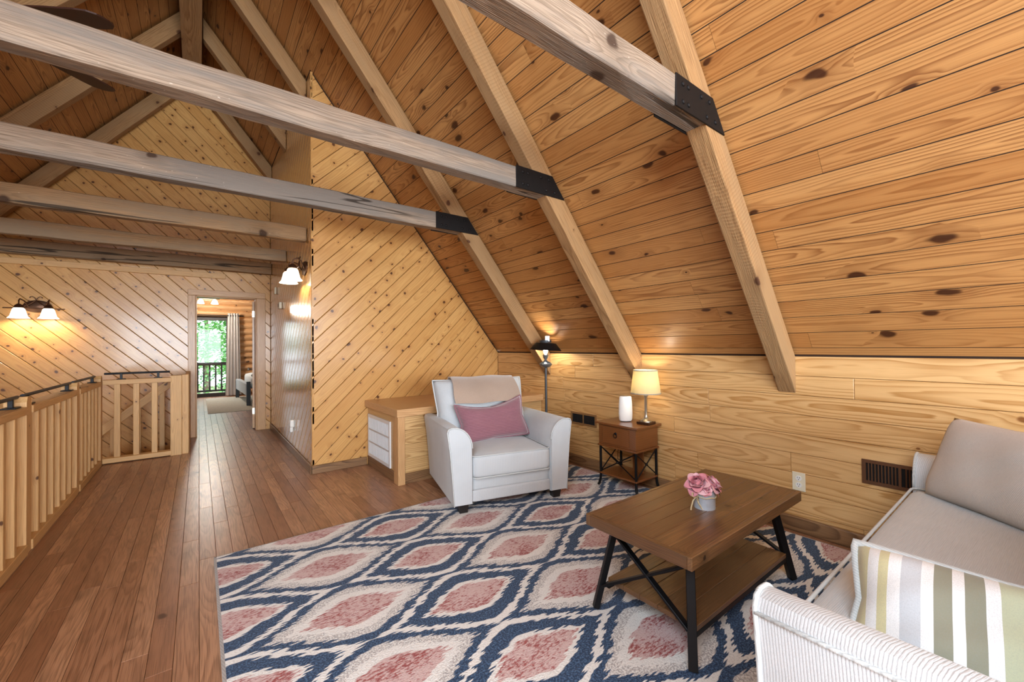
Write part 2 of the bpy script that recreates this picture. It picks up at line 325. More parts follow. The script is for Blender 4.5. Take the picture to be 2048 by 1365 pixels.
class B:
    """collects geometry into one mesh"""
    def __init__(s): s.v = []; s.f = []
    def add(s, vs, fs):
        k = len(s.v); s.v += [tuple(v) for v in vs]; s.f += [tuple(i + k for i in f) for f in fs]; return s
    def box(s, x0, x1, y0, y1, z0, z1, mat=None):
        vs = [(x, y, z) for z in (z0, z1) for y in (y0, y1) for x in (x0, x1)]
        if mat is not None: vs = [mat @ Vector(v) for v in vs]
        return s.add(vs, [(0, 2, 3, 1), (4, 5, 7, 6), (0, 1, 5, 4), (2, 6, 7, 3), (0, 4, 6, 2), (1, 3, 7, 5)])
    def prism(s, poly, d0, d1, axis='y'):
        """poly of 2D points extruded along an axis"""
        n = len(poly)
        def P(p, d): return {'y': (p[0], d, p[1]), 'x': (d, p[0], p[1]), 'z': (p[0], p[1], d)}[axis]
        vs = [P(p, d0) for p in poly] + [P(p, d1) for p in poly]
        return s.add(vs, [tuple(range(n))[::-1], tuple(range(n, 2 * n))] + [(i, (i + 1) % n, n + (i + 1) % n, n + i) for i in range(n)])
    def lathe(s, prof, n=24, c=(0, 0, 0), cap=True, rib=None, sq=1.):
        k = []
        for (r, z) in prof:
            for i in range(n):
                a = 2 * PI * i / n; rr = r * (1 + (rib(i, z) if rib else 0)); k.append((c[0] + rr * math.cos(a), c[1] + rr * math.sin(a) * sq, c[2] + z))
        fs = [(j * n + i, j * n + (i + 1) % n, (j + 1) * n + (i + 1) % n, (j + 1) * n + i) for j in range(len(prof) - 1) for i in range(n)]
        if cap: fs += [tuple(range(n))[::-1], tuple(range((len(prof) - 1) * n, len(prof) * n))]
        return s.add(k, fs)
    def tube(s, pts, r, n=8, closed=False):
        pts = [Vector(p) for p in pts]; m = len(pts); vs = []; up = Vector((0, 0, 1)); prev = None
        for i, p in enumerate(pts):
            a = pts[(i + 1) % m] if (closed or i < m - 1) else p; b = pts[i - 1] if (closed or i > 0) else p
            t = (a - b).normalized()
            if prev is None: prev = t.orthogonal().normalized() if abs(t.dot(up)) > .95 else up
            x = (prev - t * prev.dot(t)).normalized(); y = t.cross(x); prev = x
            rr = r[i] if isinstance(r, (list, tuple)) else r
            vs += [p + (x * math.cos(2 * PI * k / n) + y * math.sin(2 * PI * k / n)) * rr for k in range(n)]
        fs = [(j * n + i, j * n + (i + 1) % n, ((j + 1) % m) * n + (i + 1) % n, ((j + 1) % m) * n + i) for j in range(m if closed else m - 1) for i in range(n)]
        if not closed: fs += [tuple(range(n))[::-1], tuple(range((m - 1) * n, m * n))]
        return s.add(vs, fs)
    def mesh(s, name, sm=None, bevel=0., seg=2):
        me = bpy.data.meshes.new(name); me.from_pydata(s.v, [], s.f); me.update()
        bm = bmesh.new(); bm.from_mesh(me); bmesh.ops.recalc_face_normals(bm, faces=bm.faces)
        if bevel: bmesh.ops.bevel(bm, geom=[e for e in bm.edges if len(e.link_faces) == 2 and e.calc_face_angle(0) > .5], offset=bevel, segments=seg, affect='EDGES', profile=.6)
        bm.to_mesh(me); bm.free()
        if sm: smooth(me, sm)
        return me
    def put(s, name, mat, parent=None, mw=None, sm=None, bevel=0., seg=2): return link(name, s.mesh(name, sm, bevel, seg), mat, parent, mw)
def frame(o, ex, ey, ez):
    m = Matrix((Vector(ex), Vector(ey), Vector(ez))).transposed().to_4x4(); m.translation = Vector(o); return m
def stick(name, a, b, w, d, mat, parent, up=(0, 0, 1), bevel=.003, ext=0.):
    """a rectangular bar from a to b; local X is its length so that the grain follows it"""
    a, b = Vector(a), Vector(b); ex = (b - a).normalized(); L = (b - a).length
    u = Vector(up)
    if abs(ex.dot(u)) > .98: u = Vector((0, 1, 0))
    ey = u.cross(ex).normalized(); ez = ex.cross(ey)
    return B().box(-ext, L + ext, -w / 2, w / 2, -d / 2, d / 2).put(name, mat, parent, frame(a, ex, ey, ez), None, bevel, 1)
def rbox(sx, sy, sz, r=.03, n=9, puff=0., pufft=None):
    """rounded box with a crown"""
    bm = bmesh.new(); bmesh.ops.create_cube(bm, size=2.); bmesh.ops.subdivide_edges(bm, edges=bm.edges[:], cuts=n, use_grid_fill=True)
    h = Vector((sx / 2, sy / 2, sz / 2))
    for v in bm.verts:
        # denser near the edges
        p = Vector([math.copysign(abs(c) ** .7, c) * hh for c, hh in zip(v.co, h)])
        q = Vector([max(-hh + r, min(hh - r, c)) for c, hh in zip(p, h)]); d = p - q
        if d.length > 1e-6: p = q + d.normalized() * min(r, max(abs(c) for c in d) if False else r)
        u, vv = p.x / h.x, p.y / h.y
        k = (1 - min(1, u * u)) * (1 - min(1, vv * vv))
        p.z += (puff if p.z > 0 else -(puff if pufft is None else pufft)) * k
        v.co = p
    me = bpy.data.meshes.new('rounded'); bm.to_mesh(me); bm.free(); smooth(me, 180); return me
def pillow_mesh(sx, sy, t, n=22, ear=.06, seed=1, wr=.006, sag=0.):
    """a knife-edge cushion lying in XY, thickness along Z"""
    rnd = random.Random(seed); ph = [rnd.uniform(0, 6.28) for _ in range(6)]
    vs = []; fs = []
    for side in (1, -1):
        for j in range(n + 1):
            for i in range(n + 1):
                u, v = 2 * i / n - 1, 2 * j / n - 1
                e = max(0., (1 - u ** 4)) * max(0., (1 - v ** 4)); th = t / 2 * e ** .55
                k = 1 - ear * ((1 - abs(u)) ** 1.2 * (abs(v) ** 3)); kk = 1 - ear * ((1 - abs(v)) ** 1.2 * (abs(u) ** 3))
                wrn = wr * math.sin(7 * u + ph[0] + 3 * v) * math.sin(5 * v + ph[1]) * e
                vs.append((u * sx / 2 * kk, v * sy / 2 * k - sag * (1 - u * u) * (v > 0) * v, side * th + wrn))
    m = (n + 1) ** 2
    for s_ in (0, 1):
        for j in range(n):
            for i in range(n):
                a = s_ * m + j * (n + 1) + i; q = (a, a + 1, a + n + 2, a + n + 1); fs.append(q if s_ == 0 else q[::-1])
    b = B(); b.add(vs, fs); me = bpy.data.meshes.new('cushion'); me.from_pydata(b.v, [], b.f)
    bm = bmesh.new(); bm.from_mesh(me); bmesh.ops.remove_doubles(bm, verts=bm.verts, dist=1e-5); bmesh.ops.recalc_face_normals(bm, faces=bm.faces); bm.to_mesh(me); bm.free()
    smooth(me, 180); return me
def pillow_edge(sx, sy, ear, n=22, r=.006, sag=0.):
    pts = []
    def P(u, v):
        k = 1 - ear * ((1 - abs(u)) ** 1.2 * (abs(v) ** 3)); kk = 1 - ear * ((1 - abs(v)) ** 1.2 * (abs(u) ** 3))
        return (u * sx / 2 * kk, v * sy / 2 * k - sag * (1 - u * u) * (v > 0) * v, 0)
    for i in range(n): pts.append(P(-1 + 2 * i / n, -1))
    for i in range(n): pts.append(P(1, -1 + 2 * i / n))
    for i in range(n): pts.append(P(1 - 2 * i / n, 1))
    for i in range(n): pts.append(P(-1, 1 - 2 * i / n))
    return B().tube(pts, r, 6, True).mesh('edge', 180)

# ------------------------------------------------------------------ boarding of a plane
def clip(poly, a, b, c):
    """keep a*x+b*y<=c"""
    out = []
    for i in range(len(poly)):
        p, q = poly[i], poly[(i + 1) % len(poly)]; dp, dq = a * p[0] + b * p[1] - c, a * q[0] + b * q[1] - c
        if dp <= 0: out.append(p)
        if (dp < 0 < dq) or (dq < 0 < dp):
            t = dp / (dp - dq); out.append((p[0] + t * (q[0] - p[0]), p[1] + t * (q[1] - p[1])))
    return out
def parea(p): return abs(sum(p[i][0] * p[(i + 1) % len(p)][1] - p[(i + 1) % len(p)][0] * p[i][1] for i in range(len(p)))) / 2
def boards(parent, O, e1, e2, pieces, ang, wid, mat, seg=(2., 4.), off=0., gap=.0022, th=.018, ch=.004, name='board', rnd=None, joints=None):
    rnd = rnd or random.Random(5); e1, e2, O = Vector(e1), Vector(e2), Vector(O)
    ca, sa = math.cos(ang), math.sin(ang); u3, v3 = e1 * ca + e2 * sa, e2 * ca - e1 * sa; n3 = e1.cross(e2)
    P = [[(p[0] * ca + p[1] * sa, p[1] * ca - p[0] * sa) for p in pc] for pc in pieces]
    vmin, vmax = min(p[1] for pc in P for p in pc), max(p[1] for pc in P for p in pc)
    k = math.floor((vmin - off) / wid); cnt = 0
    while off + k * wid < vmax:
        v0, v1 = off + k * wid + gap / 2, off + (k + 1) * wid - gap / 2; k += 1
        row = [clip(clip(pc, 0, -1, -v0), 0, 1, v1) for pc in P]; row = [r for r in row if len(r) > 2 and parea(r) > 2e-4]
        if not row: continue
        ua, ub = min(p[0] for r in row for p in r), max(p[0] for r in row for p in r)
        cuts = [ua]
        while seg and ub - cuts[-1] > seg[1] * 1.15:
            cuts.append(cuts[-1] + (rnd.uniform(.3, 1.) if len(cuts) == 1 else 1) * rnd.uniform(*seg))
        if len(cuts) > 1 and ub - cuts[-1] < .25: cuts.pop()
        cuts.append(ub)
        for c0, c1 in zip(cuts, cuts[1:]):
            g0, g1 = (0 if c0 == ua else .0007), (0 if c1 == ub else .0007)
            bb = B(); uc, vc = c0, (v0 + v1) / 2
            for r in row:
                q = clip(clip(r, -1, 0, -(c0 + g0)), 1, 0, c1 - g1)
                if len(q) > 2 and parea(q) > 1e-4: bb.prism([(p[0] - uc, p[1] - vc) for p in q], 0, th, 'z')
            if not bb.v: continue
            me = bpy.data.meshes.new(name); me.from_pydata(bb.v, [], bb.f)
            bm = bmesh.new(); bm.from_mesh(me); bmesh.ops.remove_doubles(bm, verts=bm.verts, dist=1e-5); bmesh.ops.recalc_face_normals(bm, faces=bm.faces)
            hv = wid / 2 - gap / 2
            ed = [e for e in bm.edges if all(v.co.z > th - 1e-4 and abs(abs(v.co.y) - hv) < 1e-3 for v in e.verts) and e.calc_length() > .02]
            if ch and ed: bmesh.ops.bevel(bm, geom=ed, offset=ch, segments=1, affect='EDGES')
            bm.to_mesh(me); bm.free()
            link(name, me, mat, parent, frame(O + u3 * uc + v3 * vc, u3, v3, n3)); cnt += 1
    return cnt

# ------------------------------------------------------------------ the shell
# floor (loft): backing slab, planks as children
fl = B().prism([(-.87, NY), (KX, NY), (KX, GY + .1), (-.2, GY + .1), (-.2, 6.1), (-.87, 6.1)], -.22, -.02, 'z').put('floor', 'floorgap'); tag(fl, kind='structure')
n1 = boards(fl, (0, 0, -.02), (1, 0, 0), (0, 1, 0), [[(-.87, 1.0), (.08, 1.0), (.08, 2.92), (-.87, 2.92)], [(-.87, 2.92), (1.44, 2.92), (1.44, 6.1), (-.87, 6.1)], [(-.2, 6.1), (HX, 6.1), (HX, GY + .1), (-.2, GY + .1)]],
       PI / 2, .0795, 'floor', (.55, 1.5), 0., .0012, .02, .0012, 'plank', random.Random(3))
n2 = boards(fl, (0, 0, -.02), (1, 0, 0), (0, 1, 0), [[(1.44, 2.92), (KX, 2.92), (KX, 3.45), (1.44, 3.45)]], PI / 2, .0795, 'floor', (.5, 1.2), 0., .0012, .02, .0012, 'plank', random.Random(8))
rest = B().box(-.87, .08, NY, .999, -.02, 0).box(.081, KX, NY, 2.919, -.02, 0).put('plank_field', 'floor', fl); rest['kind'] = 'stuff'
# bedroom floor
bf = B().box(-2.2, 3.0, GY + .1, 12.9, -.22, -.02).put('floor_bedroom', 'floorgap'); tag(bf, kind='structure')
boards(bf, (0, 0, -.02), (1, 0, 0), (0, 1, 0), [[(-.4, GY + .1), (1.3, GY + .1), (1.3, 12.75), (-.4, 12.75)]], PI / 2, .0795, 'floor', (.9, 2.), 0., .0016, .02, .0012, 'plank', random.Random(4))
# knee wall (right)
kw = B().box(KX + .02, KX + .12, NY, PY + .1, -.2, KZ + .1).put('wall_right', 'backing'); tag(kw, kind='structure')
boards(kw, (KX + .018, 0, 0), (0, -1, 0), (0, 0, 1), [[(-PY, .0), (-NY, .0), (-NY, KZ), (-PY, KZ)]], 0, .1237, 'knee', (1.3, 3.2), KZ - .1237 * 9, .002, .018, .0022, 'board', random.Random(21))
tr = B().box(0, PY - NY, -.045, 0, -.011, .011).put('baseboard_right', 'base', None, frame((KX - .013, NY, .047 + .045), (0, 1, 0), (0, 0, 1), (1, 0, 0)), None, .004, 1); tag(tr, kind='structure')
tr.matrix_local = frame((KX - .013, NY, .097), (0, 1, 0), (0, 0, 1), (1, 0, 0)); tr.scale = (1, 2.1, 1)
# partition wall facing the camera
pw = B().prism([(HX + .02, -.2), (KX, -.2), (KX, KZ + .07), (HX + .02, roof(HX + .02) + .07)], PY + .02, PY + .1, 'y').put('wall_partition', 'backing'); tag(pw, kind='structure')
boards(pw, (0, PY + .02, 0), (1, 0, 0), (0, 0, 1), [[(HX, .0), (KX, .0), (KX, KZ), (HX, roof(HX))]], PI / 4, .1185, 'knotty', (3., 5.), .035, .0035, .018, .004, 'board', random.Random(31))
# hall wall facing -X
hw = B().box(HX + .02, HX + .1, PY + .1, GY + .1, -.2, roof(HX) - .03).put('wall_hall', 'backing'); tag(hw, kind='structure')
boards(hw, (HX + .02, 0, 0), (0, -1, 0), (0, 0, 1), [[(-GY, .0), (-PY - .002, .0), (-PY - .002, roof(HX)), (-GY, roof(HX))]], PI / 4, .1185, 'hall', (3., 5.), .02, .004, .018, .004, 'board', random.Random(33))
# far gable with door opening
DX0, DX1, DZ = -.036, .672, 1.925
gw = B()
gw.prism([(LX, -2.9), (-.2, -2.9), (-.2, 0), (DX0, 0), (DX0, roof(DX0) + .07), (LX, roof(LX) + .07)], GY + .02, GY + .1, 'y')
gw.prism([(DX0, DZ), (DX1, DZ), (DX1, roof(DX1) + .07), (RX, RZ + .07), (DX0, roof(DX0) + .07)], GY + .02, GY + .1, 'y')
gw.prism([(DX1, -.2), (KX, -.2), (KX, KZ + .07), (DX1, roof(DX1) + .07)], GY + .02, GY + .1, 'y')
gw = gw.put('wall_far', 'backing'); tag(gw, kind='structure')
boards(gw, (0, GY + .02, 0), (1, 0, 0), (0, 0, 1), [[(LX, -1.9), (DX0, -1.9), (DX0, roof(DX0)), (LX, roof(LX))], [(DX0, DZ), (DX1, DZ), (DX1, roof(DX1)), (RX, RZ), (DX0, roof(DX0))], [(DX1, 0), (HX, 0), (HX, roof(HX)), (DX1, roof(DX1))]],
       -PI / 4, .1262, 'knotty', (3.2, 5.), .03, .0035, .018, .0045, 'board', random.Random(41))
# ceiling: two slopes
ce = B()
for s_, xk in ((1, KX), (-1, LX)):
    n = Vector((SL * s_, 0, 1)).normalized() * .02
    ce.add([(xk + n.x, NY, KZ + n.z), (xk + n.x, GY + .1, KZ + n.z), (RX, GY + .1, RZ + .03), (RX, NY, RZ + .03), (xk + n.x, NY, KZ + n.z + .12), (xk + n.x, GY + .1, KZ + n.z + .12), (RX, GY + .1, RZ + .15), (RX, NY, RZ + .15)],
           [(0, 1, 2, 3), (7, 6, 5, 4), (0, 4, 5, 1), (1, 5, 6, 2), (2, 6, 7, 3), (3, 7, 4, 0)])
ce = ce.put('ceiling', 'backing'); tag(ce, kind='structure')
q = math.sqrt(1 + SL * SL); SLL = (KX - RX) * q; TH = (KX - HX) * q
nrm = Vector((SL, 0, 1)).normalized()
boards(ce, Vector((KX, 0, KZ)) + nrm * .018, (0, 1, 0), Vector((-1, 0, SL)).normalized(), [[(NY, 0), (PY, 0), (PY, TH), (NY, TH)], [(NY, TH), (GY, TH), (GY, SLL), (NY, SLL)]][:0] or
       [[(NY, 0), (PY + .02, 0), (PY + .02, TH + .02), (NY, TH + .02)], [(NY, TH + .02), (GY, TH + .02), (GY, SLL), (NY, SLL)]], 0, .1178, 'ceil', (2.6, 4.6), .055, .005, .018, .006, 'board', random.Random(51))
nrm = Vector((-SL, 0, 1)).normalized()
boards(ce, Vector((LX, 0, KZ)) + nrm * .018, (0, -1, 0), Vector((1, 0, SL)).normalized(), [[(-GY, 0), (-NY, 0), (-NY, SLL), (-GY, SLL)]], 0, .1178, 'ceil', (4.5, 6.), .055, .005, .018, .006, 'board', random.Random(52))
sk = empty('added_skylight', (-1.62, -1.2, 2.985), 0, kind='structure'); sk.rotation_euler = (0, -math.atan(SL), 0)  # invented skylight frame and pane, added under uncut boards around the fill light
B().box(-.84, .84, 1.3, 1.38, -.04, .03).box(-.84, .84, -1.38, -1.3, -.04, .03).box(.76, .84, -1.3, 1.3, -.04, .03).box(-.84, -.76, -1.3, 1.3, -.04, .03).put('frame', 'oaktrim', sk)
B().box(-.76, .76, -1.3, 1.3, -.004, .0).put('pane', 'glass', sk)
# left knee wall and lower storey of the stair void
o = B().box(LX - .1, LX - .02, NY, GY + .1, -2.9, KZ + .1).put('wall_left', 'plaster'); tag(o, kind='structure')
o = B().box(LX - .02, -.87, NY, GY, -2.95, -2.85).put('floor_lower', 'floor'); tag(o, kind='structure')
o = B().box(-.87, -.8, NY, 6.1, -2.85, -.22).put('wall_stairwell', 'plaster'); tag(o, kind='structure')
o = B().box(-.87, -.2, 6.1, 6.16, -2.85, -.22).box(-.24, -.2, 6.16, GY, -2.85, -.22).put('wall_stairwell_far', 'plaster'); tag(o, kind='structure')
# near gable behind the camera, with a wide glazed opening
ng = B().prism([(LX, -2.9), (KX, -2.9), (KX, .3), (LX, .3)], NY - .1, NY, 'y').prism([(LX, .3), (-2.2, .3), (-2.2, 2.27), (LX, KZ)], NY - .1, NY, 'y') \
    .prism([(2.6, .3), (KX, .3), (KX, KZ), (2.6, 1.64)], NY - .1, NY, 'y').prism([(-2.2, 2.4), (1.9, 2.4), (RX, RZ)], NY - .1, NY, 'y').put('wall_near', 'plaster'); tag(ng, kind='structure')

# door trim
def trimset(pts, name, y, wid, d, mat, ins=None):
    root = None
    for i, (a, b) in enumerate(pts):
        o = stick(name, (a[0], y, a[1]), (b[0], y, b[1]), d, wid, mat, root, (0, 0, 1), .004) if False else None
    return root
def vtrim(name, x, y, z0, z1, wx, dy, mat, parent=None, bevel=.004): return B().box(0, z1 - z0, -wx / 2, wx / 2, -dy / 2, dy / 2).put(name, mat, parent, frame((x, y, z0), (0, 0, 1), (1, 0, 0), (0, 1, 0)), None, bevel, 1)
def htrim(name, x0, x1, y, z, wz, dy, mat, parent=None, bevel=.004): return B().box(0, x1 - x0, -wz / 2, wz / 2, -dy / 2, dy / 2).put(name, mat, parent, frame((x0, y, z), (1, 0, 0), (0, 0, 1), (0, -1, 0)), None, bevel, 1)
t1 = vtrim('trim_1', DX0 - .041, GY - .012, 0, DZ + .0, .082, .024, 'oaktrim'); tag(t1, kind='structure')
t2 = vtrim('trim_2', DX1 + .055, GY - .012, 0, DZ + .0, .11, .024, 'oaktrim'); tag(t2, kind='structure')
t3 = htrim('trim_3', DX0 - .082, DX1 + .11, GY - .012, DZ + .042, .082, .024, 'oaktrim'); tag(t3, kind='structure')
for i, (a) in enumerate((DX0 + .008, DX1 - .008)):
    t = vtrim('trim_%d' % (4 + i), a, GY + .05, 0, DZ, .016, .14, 'oaktrim'); tag(t, kind='structure')
t = htrim('trim_6', DX0, DX1, GY + .05, DZ - .008, .016, .14, 'oaktrim'); tag(t, kind='structure')
# baseboards
t = htrim('baseboard_partition', HX - .012, 1.36, PY - .008, .04, .08, .016, 'base'); tag(t, kind='structure')
t = B().box(0, GY - PY, -.04, .04, -.008, .008).put('baseboard_hall', 'base', None, frame((HX - .008, PY - .016, .04), (0, 1, 0), (0, 0, 1), (1, 0, 0)), None, .003, 1); tag(t, kind='structure')

# ------------------------------------------------------------------ beams
def rafter(side, y, x_end, label, mat='rafter', w_=RW):
    """side +1 right slope, -1 left slope; a sloping rough beam hung under the boards"""
    xk = KX if side > 0 else LX; ex = Vector((RX - xk, 0, RZ - KZ)).normalized()     # up the slope
    ez = Vector((-side * SL * -1, 0, 1)).normalized() if False else Vector((side * SL, 0, 1)).normalized()
    ey = ez.cross(ex)
    zt = RD / q                                                              # perpendicular depth
    # foot and head cut vertically
    x_hi = RX + side * .09
    o = Vector((x_end, y + w_ / 2, roof(x_end)))
    def loc(x, dz): p = Vector((x, 0, roof(x) - dz)) - Vector((o.x, 0, o.z)); return (p.dot(ex), p.dot(ez))
    poly = [loc(x_end, .003), loc(x_hi, .003), loc(x_hi, RD), loc(x_end, RD)]
    b = B(); n = len(poly)
    vs = [(p[0], -w_ / 2, p[1]) for p in poly] + [(p[0], w_ / 2, p[1]) for p in poly]
    b.add(vs, [(3, 2, 1, 0), (4, 5, 6, 7)] + [(i, (i + 1) % 4, 4 + (i + 1) % 4, 4 + i) for i in range(4)])
    ob = b.put('rafter', mat, None, frame(o, ex, ey, ez), None, .006, 2)
    return tag(ob, label, 'rafter', 'sloping roof rafters')
RL = ['pale rough-sawn rafter nearest the camera on the right slope', 'pale rafter on the right slope ending just above the table lamp',
      'pale rafter on the right slope ending behind the floor lamp', 'short upper rafter on the right slope meeting the top of the hall wall corner',
      'dim short rafter on the right slope, second from the far gable wall', 'dim rafter on the right slope lying against the far gable wall']
LL = [None, None, 'left slope rafter above the ceiling fan', 'left slope rafter just beyond the ceiling fan', 'left slope rafter crossing above the second tie, second from the far gable', 'left slope rafter lying against the far gable wall']
for i, y in enumerate(RAFY):
    rafter(1, y, KX - .001 if i < 3 else HX - .002, RL[i])
    if LL[i]: rafter(-1, y, LX + .001, LL[i])
rb = B().box(0, GY - NY, -.09, .09, -.15, .15).put('ridge_beam', 'rafter', None, frame((RX - .01, NY, RZ - .27), (0, 1, 0), (-1, 0, 0), (0, 0, 1)), None, .008, 2)
tag(rb, 'dark wide ridge beam running along the peak of the ceiling', 'beam')

def tie(y, x1, label, plate=True, z0=TZ0, z1=TZ1, w_=RW, x0=None, mat='tie'):
    if x0 is None: x0 = 2 * RX - (KX - (TZ0 - KZ) / SL - RD / SL) - .012
    root = empty('collar_tie', (0, y, 0), 0, label, 'beam', 'horizontal collar ties under the roof')
    L = x1 - x0; n = max(2, int(L / .22)); rnd = random.Random(int(y * 100)); b = B()
    # slightly uneven rough-sawn section
    rings = []
    for i in range(n + 1):
        x = L * i / n; j = lambda: rnd.uniform(-.0035, .0035)
        rings.append([(x, -w_ / 2 + j(), -.07 * (z1 - z0) / .14 + j()), (x, w_ / 2 + j(), -.07 * (z1 - z0) / .14 + j()), (x, w_ / 2 + j(), .07 * (z1 - z0) / .14 + j()), (x, -w_ / 2 + j(), .07 * (z1 - z0) / .14 + j())])
    if plate:       # lower right end mitred to the rafter slope
        rings[-1] = [(L, *r[1:]) for r in rings[-1]]
    vs = [p for r in rings for p in r]; fs = [(4 * i + k, 4 * i + (k + 1) % 4, 4 * i + 4 + (k + 1) % 4, 4 * i + 4 + k) for i in range(n) for k in range(4)] + [(3, 2, 1, 0), (4 * n, 4 * n + 1, 4 * n + 2, 4 * n + 3)]
    b.add(vs, fs); b.put('timber', mat, root, frame((x0, w_ / 2, (z0 + z1) / 2), (1, 0, 0), (0, 1, 0), (0, 0, 1)), None, .006, 1)
    if plate:
        for yy, yn in ((-.008, 0.), (w_, w_ + .008)):
            xr0, xr1 = KX - (z1 + .004 - KZ) / SL + .0, KX - (z0 - .004 - KZ) / SL + .0
            pl = B().prism([(1.665, z0 - .004), (xr1 - .012, z0 - .004), (xr0 - .012, z1 + .004), (1.665, z1 + .004)], yy, yn, 'y').put('steel_plate', 'plate', root, None, None, .002, 1)
            if yy < 0:
                for bx, bz in ((1.72, z1 - .03), (1.765, z1 - .03), (1.72, z0 + .03), (1.765, z0 + .03), (1.88, z1 - .03), (1.955, z1 - .03), (1.93, z0 + .03), (2.01, z0 + .03)):
                    b2 = B().lathe([(.0115, 0), (.0115, .003), (.008, .006), (.003, .007)], 10); b2.put('bolt', 'plate', pl, Matrix.Translation((bx, -.008, bz)) @ Matrix.Rotation(PI / 2, 4, 'X'), 60)
    return root
xin = KX - (TZ0 - KZ) / SL - RD / SL
TL = ['weathered grey collar tie closest to the camera, cropped by the top edge', 'long weathered grey collar tie, second from the camera, bolted above the armchair',
      'weathered grey collar tie, third from the camera, with a blue-black plate', 'brown collar tie ending at the hall wall corner, fourth from the camera', 'brown collar tie with two oval knots, just in front of the darkest tie']
for i, y in enumerate(RAFY[:3]): tie(y, xin + .012, TL[i])
tie(RAFY[3], HX - .003, TL[3], False, mat='tie2'); tie(RAFY[4], HX - .003, TL[4], False, mat='tie2')
tie(RAFY[5] + .04, HX - .003, 'dark brown collar tie lying along the far gable wall', False, 2.28, 2.44, mat='tie2')
ld = htrim('ledger_board', -2.2, .3, GY - .02, 2.21, .07, .03, 'rail'); tag(ld, 'pale thin ledger board under the dark tie on the far gable wall', 'board')

# ------------------------------------------------------------------ stair railing
rl = empty('stair_railing', (-.85, 3.0, 0), 0, 'pale wooden stair railing with square balusters round the stairwell', 'railing')
RXX = -.85
def lp(x, y, z): return (x + .85, y - 3.0, z)
posts = [-.05, 1.20, 2.45, 3.70, 4.95, 5.985]
for i, py in enumerate(posts):
    b = B().box(0, .895, -.045, .045, -.045, .045); b.add([(.895, -.045, -.045), (.895, .045, -.045), (.895, .045, .045), (.895, -.045, .045), (.925, -.025, -.045), (.925, .025, -.045), (.925, .025, .045), (.925, -.025, .045)], [(0, 1, 5, 4), (1, 2, 6, 5), (2, 3, 7, 6), (3, 0, 4, 7), (4, 5, 6, 7)])
    b.put('post', 'rail', rl, frame(lp(RXX, py, 0), (0, 0, 1), (0, 1, 0), (-1, 0, 0)))
rnd = random.Random(9)
for a, b_ in zip(posts, posts[1:]):
    y0, y1 = a + .045, b_ - .045
    stick('top_rail', lp(RXX, y0, .845), lp(RXX, y1, .845), .105, .045, 'rail', rl)
    stick('bottom_rail', lp(RXX, y0, .03), lp(RXX, y1, .03), .105, .06, 'rail', rl)
    n = round((b_ - a - .09) / .166)
    for k in range(1, n):
        y = a + .045 + (b_ - a - .09) * k / n
        stick('baluster', lp(RXX, y, .06), lp(RXX, y, .823), .085, .04, 'rail', rl)
    if a > 2.6 or True:
        ya, yb = y0 + .10, y1 + (.03 if b_ < 5.9 else -.02)
        rod = B().tube([lp(RXX - .0, ya - .07, .925), lp(RXX, yb, .925)], .011, 10).put('metal_handrail', 'blackmetal', rl, None, 60)
        for yb_ in (ya, yb - .1):
            B().box(-.011, .011, yb_ - 3 - .01, yb_ - 3 + .01, .868, .93).box(-.03, .03, yb_ - 3 - .045, yb_ - 3 + .045, .868, .876).put('bracket', 'blackmetal', rod, None, None, .002, 1)
FY = 6.03
stick('top_rail', lp(-.80, FY, .855), lp(-.245, FY, .855), .05, .10, 'rail', rl, (0, 1, 0))
stick('bottom_rail', lp(-.80, FY, .035), lp(-.245, FY, .035), .05, .10, 'rail', rl, (0, 1, 0))
for x in (-.69, -.54, -.39): stick('baluster', lp(x, FY + .0, .06), lp(x, FY + .0, .835), .05, .05, 'rail', rl)
rod = B().tube([lp(-.79, FY - .01, .945), lp(-.26, FY - .01, .945)], .011, 10).put('metal_handrail', 'blackmetal', rl, None, 60)
for x in (-.66, -.36): B().box(x + .85 - .01, x + .85 + .01, FY - 3.02, FY - 3.0, .882, .95).box(x + .85 - .035, x + .85 + .035, FY - 3.035, FY - 2.985, .88, .888).put('bracket', 'blackmetal', rod, None, None, .002, 1)
stick('post', lp(-.205, FY, 0), lp(-.205, FY, .90), .10, .09, 'rail', rl); stick('post', lp(-.125, FY + .03, 0), lp(-.125, FY + .03, .905), .06, .09, 'rail', rl)
# return panel to the gable
stick('end_panel', lp(-.11, FY + .08, .45), lp(-.11, GY - .03, .45), .04, .9, 'rail', rl)
# the descending stair guard behind
sg = empty('stair_guard', (-.3, 6.6, 0), 0, 'sloping handrail with balusters going down the stairs behind the railing', 'railing')
A_, Z_ = Vector((0.05, 0, .80)), Vector((-1.25, 0, -.30))
stick('handrail', A_, Z_, .07, .075, 'rail', sg); stick('cap', A_ + Vector((0, -.01, .05)), Z_ + Vector((0, -.01, .05)), .05, .02, 'rail', sg)
for k in range(6):
    p = A_ + (Z_ - A_) * (k + .5) / 6; stick('baluster', (p.x, 0, p.z - .95), (p.x, 0, p.z - .03), .05, .05, 'rail', sg)
sb = empty('staircase', (-.3, 6.66, -.2), 0, 'stained wooden stairs going down behind the railing', 'stairs')
for k in range(9): B().box(-.22 * k - .25, -.22 * k, 0, .34, -.19 * k - .23, -.19 * k - .19).put('tread', 'stairwood', sb, None, None, .004, 1)
stick('stringer', (-.1, .0, -.3), (-2.1, .0, -2.0), .03, .22, 'stairwood', sb)

